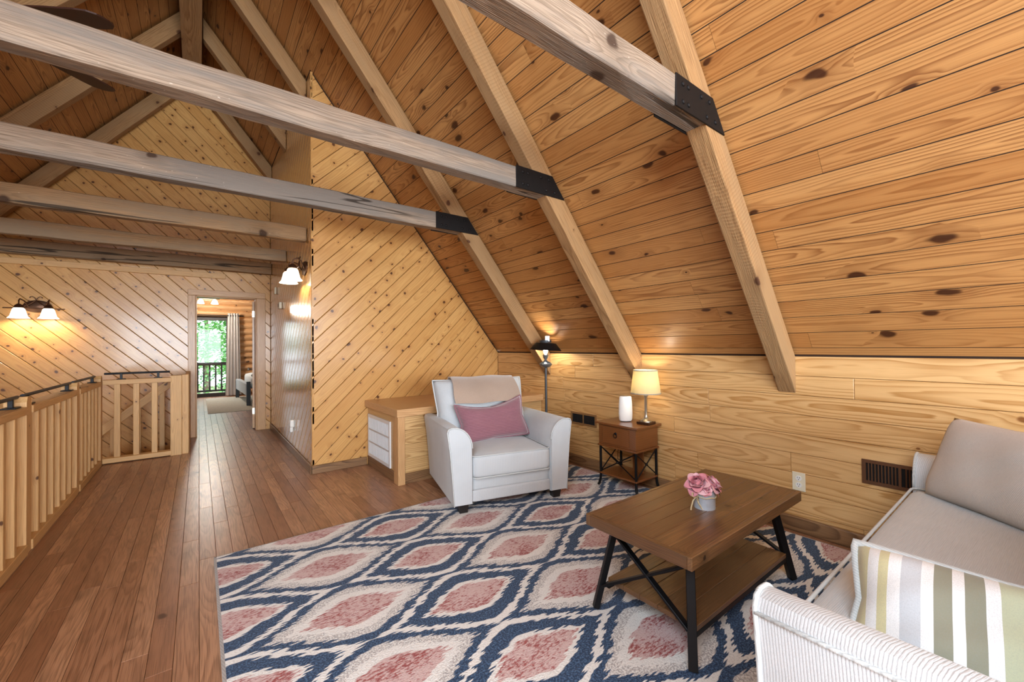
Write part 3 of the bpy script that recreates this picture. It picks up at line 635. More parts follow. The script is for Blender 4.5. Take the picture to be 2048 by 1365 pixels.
# ------------------------------------------------------------------ ceiling fan
cf = empty('ceiling_fan', (-1.02, 3.45, 3.0), 0, 'dark walnut ceiling fan, only blade tips showing above the ties', 'ceiling fan')
B().lathe([(.02, 0), (.05, .0), (.06, .04), (.015, .07)], 16, (0, 0, .66)).put('canopy', 'bronze', cf, None, 40)
B().lathe([(.013, 0), (.013, .6)], 10, (0, 0, .1)).put('downrod', 'bronze', cf, None, 40)
B().lathe([(.03, -.06), (.09, -.05), (.12, 0), (.11, .05), (.04, .1)], 24).put('motor', 'bronze', cf, None, 40)
bl = B(); prof = [(.16, .06), (.3, .08), (.5, .098), (.63, .102), (.68, .092), (.71, .06), (.72, .02)]
up = [(x, y) for x, y in prof] + [(x, -y * .9) for x, y in prof[::-1]]
bl.prism(up, -.004, .004, 'z'); blm = bl.mesh('blade')
br = B().box(.08, .2, -.02, .02, -.006, .004).mesh('arm')
for k in range(5):
    a = math.radians(-30 + 72 * k); mw = Matrix.Rotation(a, 4, 'Z') @ Matrix.Rotation(math.radians(12), 4, 'X')
    bo = link('blade', blm, 'fan', cf, mw); link('blade_arm', br, 'bronze', bo)

# ------------------------------------------------------------------ wall sconces
def sconce(loc, rz, label):
    """local: wall at y=0, room towards -y"""
    s = empty('wall_sconce', loc, rz, label, 'wall lamp', 'two-shade wall sconces')
    b = B(); b.lathe([(.115, 0), (.11, .012), (.07, .02), (.0, .024)], 28, sq=.62, cap=False)
    b.put('backplate', 'bronze', s, Matrix.Translation((0, 0, .03)) @ Matrix.Rotation(PI / 2, 4, 'X'), 40)
    B().tube([(-.235, -.10, 0), (.235, -.10, 0)], .006, 8).put('crossbar', 'bronze', s, None, 60)
    B().tube([(-.14, -.09, .0), (-.09, -.075, .02), (-.04, -.06, .055), (0, -.05, .1), (.04, -.06, .055), (.09, -.075, .02), (.14, -.09, .0)], .006, 8).put('arch', 'bronze', s, None, 60)
    B().tube([(0, -.05, .1), (-.012, -.05, .125), (-.03, -.05, .14), (-.045, -.05, .135), (-.048, -.05, .12)], .004, 6).tube([(0, -.05, .1), (.012, -.05, .125), (.03, -.05, .14), (.045, -.05, .135), (.048, -.05, .12)], .004, 6).put('scroll', 'bronze', s, None, 60)
    for x in (-.112, .112):
        B().tube([(x * .55, -.02, .02), (x * .8, -.05, .085), (x, -.09, .105), (x, -.125, .085), (x, -.13, .04)], .006, 8).put('arm', 'bronze', s, None, 60)
        B().lathe([(.012, .045), (.03, .03), (.042, .0)], 18, (x, -.13, 0), cap=False).put('socket_cap', 'bronze', s, None, 60)
        B().lathe([(.036, .0), (.048, -.015), (.056, -.05), (.066, -.09), (.086, -.115), (.082, -.115), (.062, -.09), (.052, -.05), (.044, -.016), (.03, -.004)], 24, (x, -.13, 0), cap=False).put('glass_shade', 'shade_glow', s, None, 60)
        l = bpy.data.lights.new('sconce_bulb', 'POINT'); l.energy = 6; l.color = (1, .84, .62); l.shadow_soft_size = .035
        lo = bpy.data.objects.new('sconce_bulb', l); COL.objects.link(lo); lo.parent = s; lo.location = (x, -.13, -.075)
    return s
sconce((-1.475, GY, 1.675), 0, 'lit two-shade bronze wall sconce on the far gable wall above the stairs')
sconce((HX, 4.53, 1.965), -PI / 2, 'lit two-shade bronze wall sconce on the hall wall corner beside the doorway')

# ------------------------------------------------------------------ hall wall devices
d = empty('door_chime', (HX, 6.45, 1.985), 0, 'small ivory oval chime box high on the hall wall next to the door', 'chime'); link('cover', rbox(.03, .075, .10, .013), 'ivory', d, Matrix.Translation((-.015, 0, 0)))
d = empty('thermostat', (HX, 6.02, 1.745), 0, 'ivory thermostat with a clear face on the hall wall under the chime', 'thermostat'); link('body', rbox(.035, .115, .085, .008), 'ivory', d, Matrix.Translation((-.018, 0, 0))); B().box(-.0375, -.036, -.02, .035, -.02, .025).put('display', 'lampgrey', d)
d = empty('plug_in_freshener', (HX, 5.12, .34), 0, 'white plug-in air freshener in the low hall wall outlet', 'air freshener')
B().box(-.006, 0, -.037, .037, -.06, .06).put('wall_plate', 'white_plastic', d, None, None, .002, 1); link('body', rbox(.045, .05, .085, .014), 'white_plastic', d, Matrix.Translation((-.03, 0, .015))); link('bottle', rbox(.035, .035, .06, .012), 'white_plastic', d, Matrix.Translation((-.035, 0, -.05)))

# ------------------------------------------------------------------ knee wall fittings
def register(yc, zc, w_, h_, mat, label, n, smat='brown_grille'):
    r = empty('wall_register', (KX, yc, zc), 0, label, 'vent')
    b = B(); f = .018
    b.box(-.010, 0, -w_ / 2, w_ / 2, h_ / 2 - f, h_ / 2).box(-.010, 0, -w_ / 2, w_ / 2, -h_ / 2, -h_ / 2 + f).box(-.010, 0, -w_ / 2, -w_ / 2 + f, -h_ / 2 + f, h_ / 2 - f).box(-.010, 0, w_ / 2 - f, w_ / 2, -h_ / 2 + f, h_ / 2 - f).box(-.009, 0, -.006, .006, -h_ / 2 + f, h_ / 2 - f)
    b.put('frame', mat, r); B().box(-.001, .001, -w_ / 2 + f, w_ / 2 - f, -h_ / 2 + f, h_ / 2 - f).put('duct', 'dark_void', r)
    me = B().box(-.0085, -.0015, -.0028, .0028, -h_ / 2 + f, h_ / 2 - f, Matrix.Rotation(.5, 4, 'Z')).mesh('slat')
    for k in range(n):
        y = -w_ / 2 + f + (w_ - 2 * f) * (k + .5) / n
        if abs(y) > .009: link('slat', me, smat, r, Matrix.Translation((0, y, 0)))
register(2.80, .463, .335, .12, 'tan_grille', 'small brown wall register on the knee wall between armchair and end table', 16, 'darkfoot')
register(.50, .462, .32, .135, 'brown_grille', 'large brown wall register on the knee wall beside the sofa arm', 20)
ol = empty('wall_outlet', (KX, .974, .318), 0, 'ivory duplex power outlet on the knee wall behind the coffee table', 'outlet')
B().box(-.006, 0, -.036, .036, -.058, .058).put('plate', 'ivory', ol, None, None, .003, 2)
for z in (-.021, .021):
    so_ = B().lathe([(.0165, 0), (.0165, .003)], 20).put('socket', 'white_plastic', ol, Matrix.Translation((-.006, 0, z)) @ Matrix.Rotation(-PI / 2, 4, 'Y'), 40)
    for y in (-.006, .006): B().box(-.0095, -.009, y - .0012, y + .0012, z + .0, z + .009).put('slot', 'dark_void', ol)
    B().box(-.0095, -.009, -.002, .002, z - .01, z - .005).put('slot', 'dark_void', ol)

# ------------------------------------------------------------------ storage bench in the corner
bn = empty('storage_bench', (1.37, 3.42, 0), 0, 'built-in pine storage bench in the corner behind the armchair', 'bench')
BW, BD, BH = KX - 1.37 - .002, PY - 3.42 - .002, .655
B().box(.02, BW, .02, BD, 0, BH - .06).put('body', 'backing', bn)
def bb_(name, x0, x1, y0, y1, z0, z1, mat='bench', ax='x', bevel=.002):
    if ax == 'x': return B().box(0, x1 - x0, 0, z1 - z0, 0, y1 - y0).put(name, mat, bn, frame((x0, y1, z0), (1, 0, 0), (0, 0, 1), (0, -1, 0)), None, bevel, 1)
    if ax == 'y': return B().box(0, y1 - y0, 0, z1 - z0, 0, x1 - x0).put(name, mat, bn, frame((x0, y0, z0), (0, 1, 0), (0, 0, 1), (1, 0, 0)), None, bevel, 1)
    return B().box(0, z1 - z0, 0, x1 - x0, 0, y1 - y0).put(name, mat, bn, frame((x0, y1, z0), (0, 0, 1), (1, 0, 0), (0, -1, 0)) if False else frame((x0, y0, z0), (0, 0, 1), (1, 0, 0), (0, 1, 0)), None, bevel, 1)
for k in range(4): bb_('front_board', .02, BW, .006, .02, .09 + k * .125, .09 + (k + 1) * .125 - .0015)
bb_('front_base', .02, BW, -.0, .02, 0, .09, 'base')
bb_('side_base', .0, .02, .08, BD, 0, .09, 'base', 'y')
bb_('side_panel', .008, .02, .02, BD, .09, BH - .06, 'bench', 'y')
bb_('corner_post', -.012, .052, -.014, .03, 0, BH - .06, 'oaktrim', 'z')
bb_('corner_post', -.012, .005, .03, .085, 0, BH - .06, 'oaktrim', 'z')
bb_('top_board', .02, BW, .06, BD, BH - .025, BH - .0, 'oaktrim'); bb_('top_edge', -.025, BW, -.03, .06, BH - .0645, BH + .001, 'oaktrim'); bb_('top_edge', -.025, .06, .061, BD, BH - .0645, BH + .001, 'oaktrim', 'y')
vg = B().box(-.004, .008, .20, .80, .10, .13).box(-.004, .008, .20, .80, .49, .52).box(-.004, .008, .20, .225, .13, .49).box(-.004, .008, .775, .80, .13, .49).box(-.003, .007, .225, .775, .24, .255).box(-.003, .007, .225, .775, .365, .38).put('air_grille', 'white_grille', bn)
B().box(.004, .0075, .22, .78, .125, .495).put('filter', plain('grille_filter', '#7d848c', .8), vg)
me = B().box(-.003, .005, -.0035, .0035, .13, .49).mesh('slat')
for k in range(26): link('slat', me, 'white_grille', vg, Matrix.Translation((0, .235 + k * .0212, 0)))

# ------------------------------------------------------------------ rug
rg = empty('area_rug', (0, 0, 0), 0, 'large navy, cream and rose ogee-diamond area rug', 'rug')
B().box(.078, 2.93, -.12, 2.895, .0, .011).put('pile', 'rug', rg); 
b = B(); b.box(.066, .079, -.12, 2.905, .0, .0095).box(.066, 2.94, 2.894, 2.906, .0, .0095).box(2.929, 2.941, -.12, 2.906, 0, .0095).put('binding', 'rug_edge', rg)

# ------------------------------------------------------------------ upholstered arm
def arm_profile(h, w0, flare):
    """x outward from the inner face; returns 2D (x,z)"""
    pts = [(0, 0), (w0, 0), (w0 + flare * .25, h * .35), (w0 + flare * .6, h * .7), (w0 + flare, h - .03), (w0 + flare - .008, h - .008), (w0 + flare - .03, h)]
    cx0, r = w0 + flare - .045, None
    for k in range(1, 9):
        a = k / 8 * PI / 2; pts.append((cx0 - (cx0) * math.sin(a), h - .155 * (1 - math.cos(a)) - 0))
    return pts
def arm_mesh(h, w0, flare, depth, mirror, z0, drop=.0):
    prof = arm_profile(h - z0, w0, flare); n = len(prof); b = B(); ys = [0, .012, depth * .3, depth * .7, depth - .012, depth]; ins = [.012, 0, 0, 0, 0, .012]
    cx = sum(p[0] for p in prof) / n; cz = (h - z0) / 2
    for y, i_ in zip(ys, ins):
        for (x, z) in prof:
            k = 1 - i_ / .16; kz = 1 - i_ / .5
            zz = cz + (z - cz) * kz - drop * (y / depth) * (z / (h - z0))
            b.v.append(((cx + (x - cx) * k) * (-1 if mirror else 1), y, z0 + zz))
    m = len(ys)
    for j in range(m - 1):
        for i in range(n): b.f.append((j * n + i, j * n + (i + 1) % n, (j + 1) * n + (i + 1) % n, (j + 1) * n + i))
    b.f += [tuple(range(n)), tuple(range((m - 1) * n, m * n))[::-1]]
    return b.mesh('arm', 35), prof
def arm_piping(prof, y, mirror, z0, r=.0045, outer=True):
    pts = [((x) * (-1 if mirror else 1), y, z0 + z) for x, z in prof[1:]] ; return B().tube(pts, r, 6).mesh('piping', 180)

# ------------------------------------------------------------------ armchair
rz = math.radians(-14.5)
ac = empty('armchair', (1.955, 2.83, .012), rz, 'light grey upholstered armchair with dark block feet by the bench', 'armchair')
W2 = .315                      # half inner width
for s_ in (-1, 1):
    me, prof = arm_mesh(.612, .135, .045, .86, s_ < 0, .062, .02)
    a = link('arm', me, 'chair_fab', ac, Matrix.Translation((s_ * W2, -.43, 0)))
    link('piping', arm_piping(prof, .002, s_ < 0, .062), 'piping', a)
    for y in (-.37, .36):
        B().lathe([(.040, 0), (.052, .075)], 4).put('leg', 'darkfoot', ac, Matrix.Translation((s_ * .375, y, .0)) @ Matrix.Rotation(PI / 4, 4, 'Z'))
link('base', rbox(2 * W2 + .01, .78, .2, .02), 'chair_fab', ac, Matrix.Translation((0, .0, .165)))
link('front_rail', rbox(2 * W2 - .004, .03, .085, .012), 'chair_fab', ac, Matrix.Translation((0, -.40, .112)))
B().box(-W2 - .1, W2 + .1, .33, .43, .07, .58).put('back_frame', 'chair_fab', ac, None, 40, .03, 3)
sc = link('seat_cushion', rbox(2 * W2 - .01, .66, .165, .03, 9, .022), 'chair_fab', ac, Matrix.Translation((0, -.10, .318)))
def rect_pts(hx, hy, r, z, n=6):
    pts = []
    for cx, cy, a0 in ((hx - r, hy - r, 0), (-hx + r, hy - r, 90), (-hx + r, -hy + r, 180), (hx - r, -hy + r, 270)):
        for k in range(n + 1): a = math.radians(a0 + 90 * k / n); pts.append((cx + r * math.cos(a), cy + r * math.sin(a), z))
    return pts
for z in (.078, -.078): B().tube(rect_pts(W2 - .008, .327, .03, z), .0045, 6, True).put('piping', 'piping', sc, None, 180)
bm_ = Matrix.Translation((-.025, .235, .625)) @ Matrix.Rotation(math.radians(70), 4, 'X')
bc = link('back_cushion', pillow_mesh(.83, .56, .23, 24, .06, 3, .004), 'chair_fab', ac, bm_)
link('piping', pillow_edge(.83, .56, .06), 'piping', bc)
# throw blanket folded over the back cushion (a thing of its own)
th = empty('throw_blanket', (1.955, 2.83, .012), rz, 'taupe fleece throw folded over the top of the armchair back', 'blanket')
def drape():
    b = B(); nx = 16
    path = [(.098, .70), (.112, .735), (.135, .775), (.165, .815), (.205, .85), (.25, .88), (.30, .902), (.345, .90), (.375, .87), (.385, .82), (.39, .76), (.385, .68)]
    n = len(path)
    for side in (0, 1):
        for j, (y, z) in enumerate(path):
            a = path[max(0, j - 1)]; c = path[min(n - 1, j + 1)]; t = Vector((c[0] - a[0], c[1] - a[1])).normalized(); nn = Vector((-t.y, t.x))
            for i in range(nx + 1):
                u = i / nx * 2 - 1; w_ = .295 + .006 * math.sin(j * .9)
                bul = (1 - u * u) * -.012 * (j < 5); off = .012 * side
                b.v.append((u * w_ + .0 + .006 * (j / n), y + nn.x * off + bul + .006 * math.sin(6 * u + j), z + nn.y * off + .004 * math.sin(5 * u) ))
    m = (nx + 1) * n
    for s_ in (0, 1):
        for j in range(n - 1):
            for i in range(nx): a = s_ * m + j * (nx + 1) + i; b.f.append((a, a + 1, a + nx + 2, a + nx + 1))
    for j in range(n - 1):
        for i in (0, nx): a = j * (nx + 1) + i; b.f.append((a, a + nx + 1, m + a + nx + 1, m + a))
    for i in range(nx):
        for j in (0, n - 1): a = j * (nx + 1) + i; b.f.append((a, a + 1, m + a + 1, m + a))
    return b.mesh('throw', 60)
link('fleece', drape(), 'throw', th)
mp = empty('lumbar_pillow', (1.955, 2.83, .012), rz, 'mauve velvet lumbar pillow propped on the armchair seat', 'pillow')
mm = Matrix.Translation((.0, .02, .565)) @ Matrix.Rotation(math.radians(-5), 4, 'Y') @ Matrix.Rotation(math.radians(70), 4, 'X')
po = link('cover', pillow_mesh(.60, .34, .15, 24, .10, 5, .006, .05), 'mauve', mp, mm); link('piping', pillow_edge(.60, .34, .10, 22, .007, .05), 'mauve', po)

# ------------------------------------------------------------------ sofa along the knee wall end
SX0, SX1, SYF, SYB = 1.02, 2.86, .42, -.50
sf = empty('sofa', (0, 0, .012), 0, 'light grey upholstered sofa in the near right corner', 'sofa')
for s_, x in ((-1, 1.145), (1, 2.80)):
    me, prof = arm_mesh(.617, .10, .04, .90, s_ < 0, .065, .0)
    # arm built front at y=0 going +y; turn so that its front faces +y
    me.transform(Matrix.Scale(-1, 4, (0, 1, 0))); me.flip_normals()
    a = link('arm', me, 'sofa_fab', sf, Matrix.Translation((x, SYF, 0)))
    pm = arm_piping(prof, .004, s_ < 0, .065, .006); pm.transform(Matrix.Scale(-1, 4, (0, 1, 0))); link('piping', pm, 'piping', a)
    # seam running back along the arm's outer top edge
    ox, oz = prof[4]
    B().tube([((ox + .001) * (-1 if s_ < 0 else 1), -.004 - .15 * k, .065 + oz - .012) for k in range(7)], .0055, 6).put('piping', 'piping', a, None, 180)
link('base', rbox(1.66, .82, .24, .02), 'sofa_fab', sf, Matrix.Translation((1.973, -.035, .185)))
sct = link('seat_cushion', rbox(1.645, .70, .165, .035, 12, .015), 'sofa_seat', sf, Matrix.Translation((1.973, .07, .387)))
for z in (.078, -.078): B().tube(rect_pts(.8215, .349, .035, z), .0055, 6, True).put('piping', 'piping', sct, None, 180)
B().box(1.145, 2.80, -.48, -.30, .08, .80).put('back_frame', 'sofa_fab', sf, None, 40, .04, 3)
for x in (1.56, 2.385): link('back_cushion', pillow_mesh(.80, .46, .2, 20, .04, 7, .003), 'sofa_fab', sf, Matrix.Translation((x, -.2, .68)) @ Matrix.Rotation(math.radians(78), 4, 'X'))
for x in (1.1, 2.85):
    for y in (-.42, .34): B().lathe([(.030, 0), (.038, .08)], 4).put('leg', 'darkfoot', sf, Matrix.Translation((x, y, .0)) @ Matrix.Rotation(PI / 4, 4, 'Z'))
bp_ = empty('throw_pillow', (2.585, .13, .49), 0, 'beige woven square pillow leaning in the far corner of the sofa', 'pillow')
mw = Matrix.Translation((0, 0, .17)) @ Matrix.Rotation(math.radians(47), 4, 'Z') @ Matrix.Rotation(math.radians(111), 4, 'X')
link('cover', pillow_mesh(.52, .38, .15, 24, .04, 9, .006), 'beige_pillow', bp_, mw)
sp_ = empty('striped_pillow', (1.37, .06, .47), 0, 'large striped olive and white pillow leaning on the near sofa arm', 'pillow')
mw = Matrix.Translation((.03, .0, .058)) @ Matrix.Rotation(math.radians(96), 4, 'Z') @ Matrix.Rotation(math.radians(128), 4, 'X')
# pillow local x runs along world y so that the stripes cross it
spm = pillow_mesh(.54, .28, .18, 24, .07, 12, .01)
spm.transform(Matrix.Rotation(PI / 2, 4, 'Z'))
pc = link('cover', spm, 'stripe', sp_, mw @ Matrix.Rotation(-PI / 2, 4, 'Z')); pe = pillow_edge(.54, .28, .07, 22, .011); pe.transform(Matrix.Rotation(PI / 2, 4, 'Z')); link('piping', pe, 'piping', pc)

# ------------------------------------------------------------------ coffee table
ct = empty('coffee_table', (1.37, .77, .015), 0, 'rustic plank coffee table with black steel legs and lower shelf on the rug', 'coffee table')
TX, TY, TZt = 1.045, .495, .432
rnd = random.Random(2)
bw = (TY - .04) / 6
for k in range(6):
    B().box(0, TX - .04, 0, bw - .0012, 0, .03).put('plank', 'walnut', ct, Matrix.Translation((.02, .02 + k * bw, TZt - .03)), None, .002, 1)
for y in (.0, TY - .0195): B().box(0, TX, 0, .0195, 0, .049).put('edge_board', 'walnut', ct, Matrix.Translation((0, y, TZt - .0492)), None, .002, 1)
for x in (.0, TX - .0195): B().box(0, TY - .0395, 0, .049, 0, .0195).put('edge_board', 'walnut', ct, frame((x, .0198, TZt - .0492), (0, 1, 0), (0, 0, 1), (1, 0, 0)), None, .002, 1)
for k in range(5):
    w5 = (TY - .08) / 5; B().box(0, TX - .19, 0, w5 - .001, 0, .022).put('shelf_plank', 'walnut', ct, Matrix.Translation((.095, .04 + k * w5, .112)), None, .002, 1)
def bar(name, a, b, w_=.022, d=.022, par=ct): return stick(name, a, b, w_, d, 'blackmetal', par, (0, 1, 0) if abs(Vector(b)[1] - Vector(a)[1]) < .001 else (0, 0, 1), .0015)
for x, sx in ((.05, 1), (TX - .05, -1)):
    def P(y0, z, sy=0): k = z / .38; return (x + sx * .085 * k, y0 + sy * .055 * k, z)
    bar('leg', P(.03, TZt - .048, 1), P(.03, 0, 1), .032, .032); bar('leg', P(.488, TZt - .048, -1), P(.488, 0, -1), .026, .026)
    bar('crossbar', P(.04, .33, 1), P(.478, .10, -1), .026, .012); bar('brace', P(.478, .33, -1), P(.04, .12, 1), .026, .012)
for y in (.05, .45): B().box(.085, TX - .085, y - .01, y + .01, .092, .112).put('shelf_rail', 'blackmetal', ct)

# ------------------------------------------------------------------ rose pot
px_, py_, pz_ = 1.845, .972, .4432
pt = empty('zinc_pot', (px_, py_, pz_), 0, 'small ribbed zinc pot tied with twine on the coffee table', 'pot')
B().lathe([(.043, 0), (.0455, .004), (.0455, .055), (.047, .058), (.0465, .085), (.0475, .088), (.0445, .088), (.0435, .06), (.042, .006)], 64, (0, 0, 0), False, lambda i, z: .018 * (i % 2) if .003 < z < .056 else 0).put('pot', 'zinc', pt, None, 25)
B().lathe([(.001, 0), (.043, 0)], 40, (0, 0, .003), False).put('pot_floor', 'zinc', pt); B().lathe([(.001, .0), (.0435, .0)], 24, (0, 0, .07), False).put('moss', 'leafdark', pt)
tw = B().tube([(.049 * math.cos(2 * PI * k / 40), .049 * math.sin(2 * PI * k / 40), .060 + .002 * math.sin(k)) for k in range(40)], .0024, 6, True).put('twine', 'twine', pt, None, 60)
kx, ky = -.048, .012
B().tube([(kx, ky, .06), (kx - .02, ky + .004, .075), (kx - .032, ky, .085), (kx - .036, ky, .07), (kx - .02, ky, .06), (kx, ky, .06)], .0028, 6).tube([(kx, ky, .06), (kx - .012, ky - .015, .07), (kx - .016, ky - .02, .055), (kx, ky, .058)], .0028, 6).put('bow', 'twine', tw, None, 60)
B().tube([(kx, ky, .06), (kx - .022, ky + .004, .045), (kx - .034, ky + .006, .018), (kx - .037, ky + .006, .006)], .003, 6).tube([(kx, ky, .06), (kx - .004, ky - .012, .035), (kx + .004, ky - .022, .012), (kx + .008, ky - .028, .004)], .003, 6).put('twine_end', 'twine', tw, None, 60)
def petal_mesh(h, w_, curl, lip):
    """a spoon-shaped petal standing on the origin, edges curling towards -x"""
    b = B(); n, m = 6, 6
    for side in (0, 1):
        for j in range(m + 1):
            v = j / m; ww = w_ * math.sin(PI * (.12 + .68 * v)) ** .75
            for i in range(n + 1):
                u = i / n * 2 - 1
                x = -curl * w_ * u * u * (.4 + .6 * v) + .35 * w_ * math.sin(PI * v * .8) - .3 * w_ * v * v + lip * max(0, v - .65) ** 2 * 5 * h + .0008 * side
                b.v.append((x, u * ww, h * v * (1 - .22 * u * u * v)))
    q_ = (n + 1) * (m + 1)
    for s_ in (0, 1):
        for j in range(m):
            for i in range(n): a = s_ * q_ + j * (n + 1) + i; b.f.append((a, a + 1, a + n + 2, a + n + 1))
    return b.mesh('petal', 180)
def rose(loc, tilt, az, sc_, label, pale=False):
    r = empty('rose', loc, 0, label, 'flower', 'pink roses in the zinc pot')
    base = Matrix.Rotation(az, 4, 'Z') @ Matrix.Rotation(tilt, 4, 'Y') @ Matrix.Scale(sc_, 4)
    layers = [(3, .034, .010, 1.1, .0, 2, .001, 0.), (3, .037, .015, .95, .0, 7, .003, .6), (4, .040, .020, .8, .15, 15, .005, .2), (5, .043, .025, .65, .5, 26, .007, .9), (5, .044, .030, .5, .9, 42, .008, .3), (6, .043, .033, .4, 1.1, 62, .008, .8)]
    for li, (cnt, h, w_, curl, lip, tl_, off, ph) in enumerate(layers):
        me = petal_mesh(h, w_, curl, lip); me2 = me.copy()
        me.materials.append(M['petal']); me2.materials.append(M['petal2'])
        for k in range(cnt):
            link('petal', me2 if (pale or li >= 3) and (k + li) % 2 else me, None, r, base @ Matrix.Rotation(ph + 2 * PI * k / cnt, 4, 'Z') @ Matrix.Translation((off, 0, 0)) @ Matrix.Rotation(math.radians(tl_ + 5 * ((k * 7) % 3 - 1)), 4, 'Y'))
    B().tube([(0, 0, .004), (0, 0, -.03)], .003, 6).put('stem', 'leafdark', r)
    return r
rose((px_ - .024, py_ + .016, pz_ + .106), .68, math.radians(190), 1.08, 'pink rose facing left with an open dark-pink heart')
rose((px_ + .024, py_ - .018, pz_ + .102), .88, math.radians(-54), 1.02, 'paler pink rose drooping to the right over the pot rim', True)
rose((px_ - .03, py_ - .024, pz_ + .093), 1.0, math.radians(218), .5, 'tiny pink rosebud low between the two big roses')
lf = empty('rose_leaf', (px_ + .04, py_ - .028, pz_ + .078), 0, 'dark green leaf hanging over the pot rim', 'leaf')
B().add([(0, 0, .01), (.014, -.008, .0), (.012, -.02, -.022), (0, -.012, -.006), (-.01, -.016, -.002), (0, 0, .008), (.014, -.010, -.002), (.012, -.022, -.024)], [(0, 1, 3), (1, 2, 3), (0, 3, 4), (5, 6, 3), (6, 7, 3)]).put('blade', 'leafdark', lf)

# ------------------------------------------------------------------ end table, lamp, router
et = empty('end_table', (2.83, 2.135, .0115), 0, 'small cherry end table with one drawer and black metal legs', 'end table')
EX, EY, EZ = .33, .42, .540      # x depth to the wall, y width
B().box(-EX / 2, EX / 2, -EY / 2, EY / 2, EZ - .018, EZ).put('top', 'cherry', et, None, None, .004, 2)
bx0, bx1, by0, by1 = -EX / 2 + .02, EX / 2 - .02, -EY / 2 + .025, EY / 2 - .025
B().box(bx0, bx1, by0, by1, .355, EZ - .018).put('drawer_case', 'cherry', et, None, None, .002, 1)
B().box(bx0 - .008, bx1 + .008, by0 - .008, by1 + .008, .338, .355).put('moulding', 'cherry', et, None, None, .004, 2)
dr = B().box(bx0 - .006, bx0, by0 + .065, by1 - .045, .37, EZ - .032).put('drawer_front', 'cherry', et, None, None, .002, 1)
pk = B().lathe([(.012, 0), (.008, .006), (.004, .008)], 14).put('pull_boss', 'blackmetal', dr, Matrix.Translation((bx0 - .006, .005, .462)) @ Matrix.Rotation(-PI / 2, 4, 'Y'), 60)
B().tube([(bx0 - .014, .005 + .016 * math.sin(2 * PI * k / 20), .448 + .018 * math.cos(2 * PI * k / 20)) for k in range(20)], .0028, 6, True).put('pull_ring', 'blackmetal', dr, None, 60)
for sx in (-1, 1):
    for sy in (-1, 1):
        x, y = (bx0 + .01 if sx < 0 else bx1 - .01), (by0 + .01 if sy < 0 else by1 - .01)
        B().tube([(x, y, .34), (x, y, .10), (x + sx * .002, y + sy * .003, .06), (x + sx * .008, y + sy * .012, .02), (x + sx * .013, y + sy * .02, .0 + .009)], .0105, 8).put('leg', 'blackmetal', et, None, 60)
B().box(bx0, bx1, by0, by1, .105, .12).put('shelf', 'cherry', et, None, None, .002, 1)
for (p0, p1, p2, p3) in (((bx0 + .01, by0 + .01), (bx0 + .01, by1 - .01), None, None), ((bx0 + .01, by0 + .01), (bx1 - .01, by0 + .01), None, None), ((bx0 + .01, by1 - .01), (bx1 - .01, by1 - .01), None, None)):
    a0, a1 = Vector((*p0, .33)), Vector((*p1, .125)); c0, c1 = Vector((*p0, .125)), Vector((*p1, .33))
    xb = B().tube([a0, a1], .005, 6).tube([c0, c1], .005, 6).put('cross_brace', 'blackmetal', et, None, 60)
    mid = (a0 + a1) / 2; B().lathe([(.0, -.011), (.008, -.009), (.012, 0), (.008, .009), (.0, .011)], 12, mid, False).put('boss', 'blackmetal', xb, None, 60)
B().box(.06, .08, -.1, .0, .12, .338).put('back_slat', 'cherry', et, None, None, .002, 1)
cd = B().tube([(2.93, 2.2, .33), (2.86, 2.26, .29), (2.84, 2.25, .22), (2.88, 2.22, .19), (2.96, 2.2, .2)], .003, 6).put('lamp_cord', 'blackmetal', None, None, 60); tag(cd, 'thin black cord looping behind the end table legs', 'cord')
tl = empty('table_lamp', (2.885, 1.995, EZ + .0115), 0, 'lit table lamp with a cream drum shade and nickel stem on the end table', 'lamp')
B().box(-.055, .055, -.055, .055, 0, .018).put('base', 'bronze', tl, Matrix.Rotation(.1, 4, 'Z'), None, .003, 2)
B().lathe([(.045, .018), (.044, .026), (.03, .034), (.018, .045), (.012, .06), (.0105, .075), (.0105, .215), (.016, .222), (.016, .232), (.008, .24), (.008, .29)], 20).put('stem', 'nickel', tl, None, 40)
B().lathe([(.118, .245), (.094, .437), (.092, .437), (.116, .245)], 40, (0, 0, 0), False).put('shade', 'linen', tl, None, 60)
sh = tl.children[-1]
B().lathe([(.1190, .245), (.1182, .253)], 40, cap=False).lathe([(.0955, .429), (.0948, .437)], 40, cap=False).put('shade_trim', fabric('shade_binding', '#a8a294', '#8c8678', 0), sh, None, 60)
B().tube([(-.03, -.02, .25), (-.032, -.022, .14)], .0012, 5).put('pull_chain', 'nickel', tl)
B().lathe([(.006, 0), (.022, .03), (.028, .055), (.02, .08), (.004, .09)], 16, (0, 0, .285)).put('bulb', 'bulb', tl, None, 60)
l = bpy.data.lights.new('table_lamp_bulb', 'POINT'); l.energy = 3.4; l.color = (1, .85, .62); l.shadow_soft_size = .03
lo = bpy.data.objects.new('table_lamp_bulb', l); COL.objects.link(lo); lo.parent = tl; lo.location = (0, 0, .37)
rt = empty('wifi_router', (2.845, 2.165, EZ + .0115), math.radians(-40), 'white upright wireless router beside the table lamp on the end table', 'router')
b = B(); pr = [(.0, 0), (.048, .0), (.054, .012), (.057, .06), (.055, .14), (.05, .195), (.044, .205), (.0, .203)]
b.lathe(pr[1:-1], 36, (0, 0, .006), True, None, .62).put('body', 'white_plastic', rt, None, 50)
B().lathe([(.04, 0), (.046, .007)], 24, sq=.62).put('foot', 'dark_void', rt)

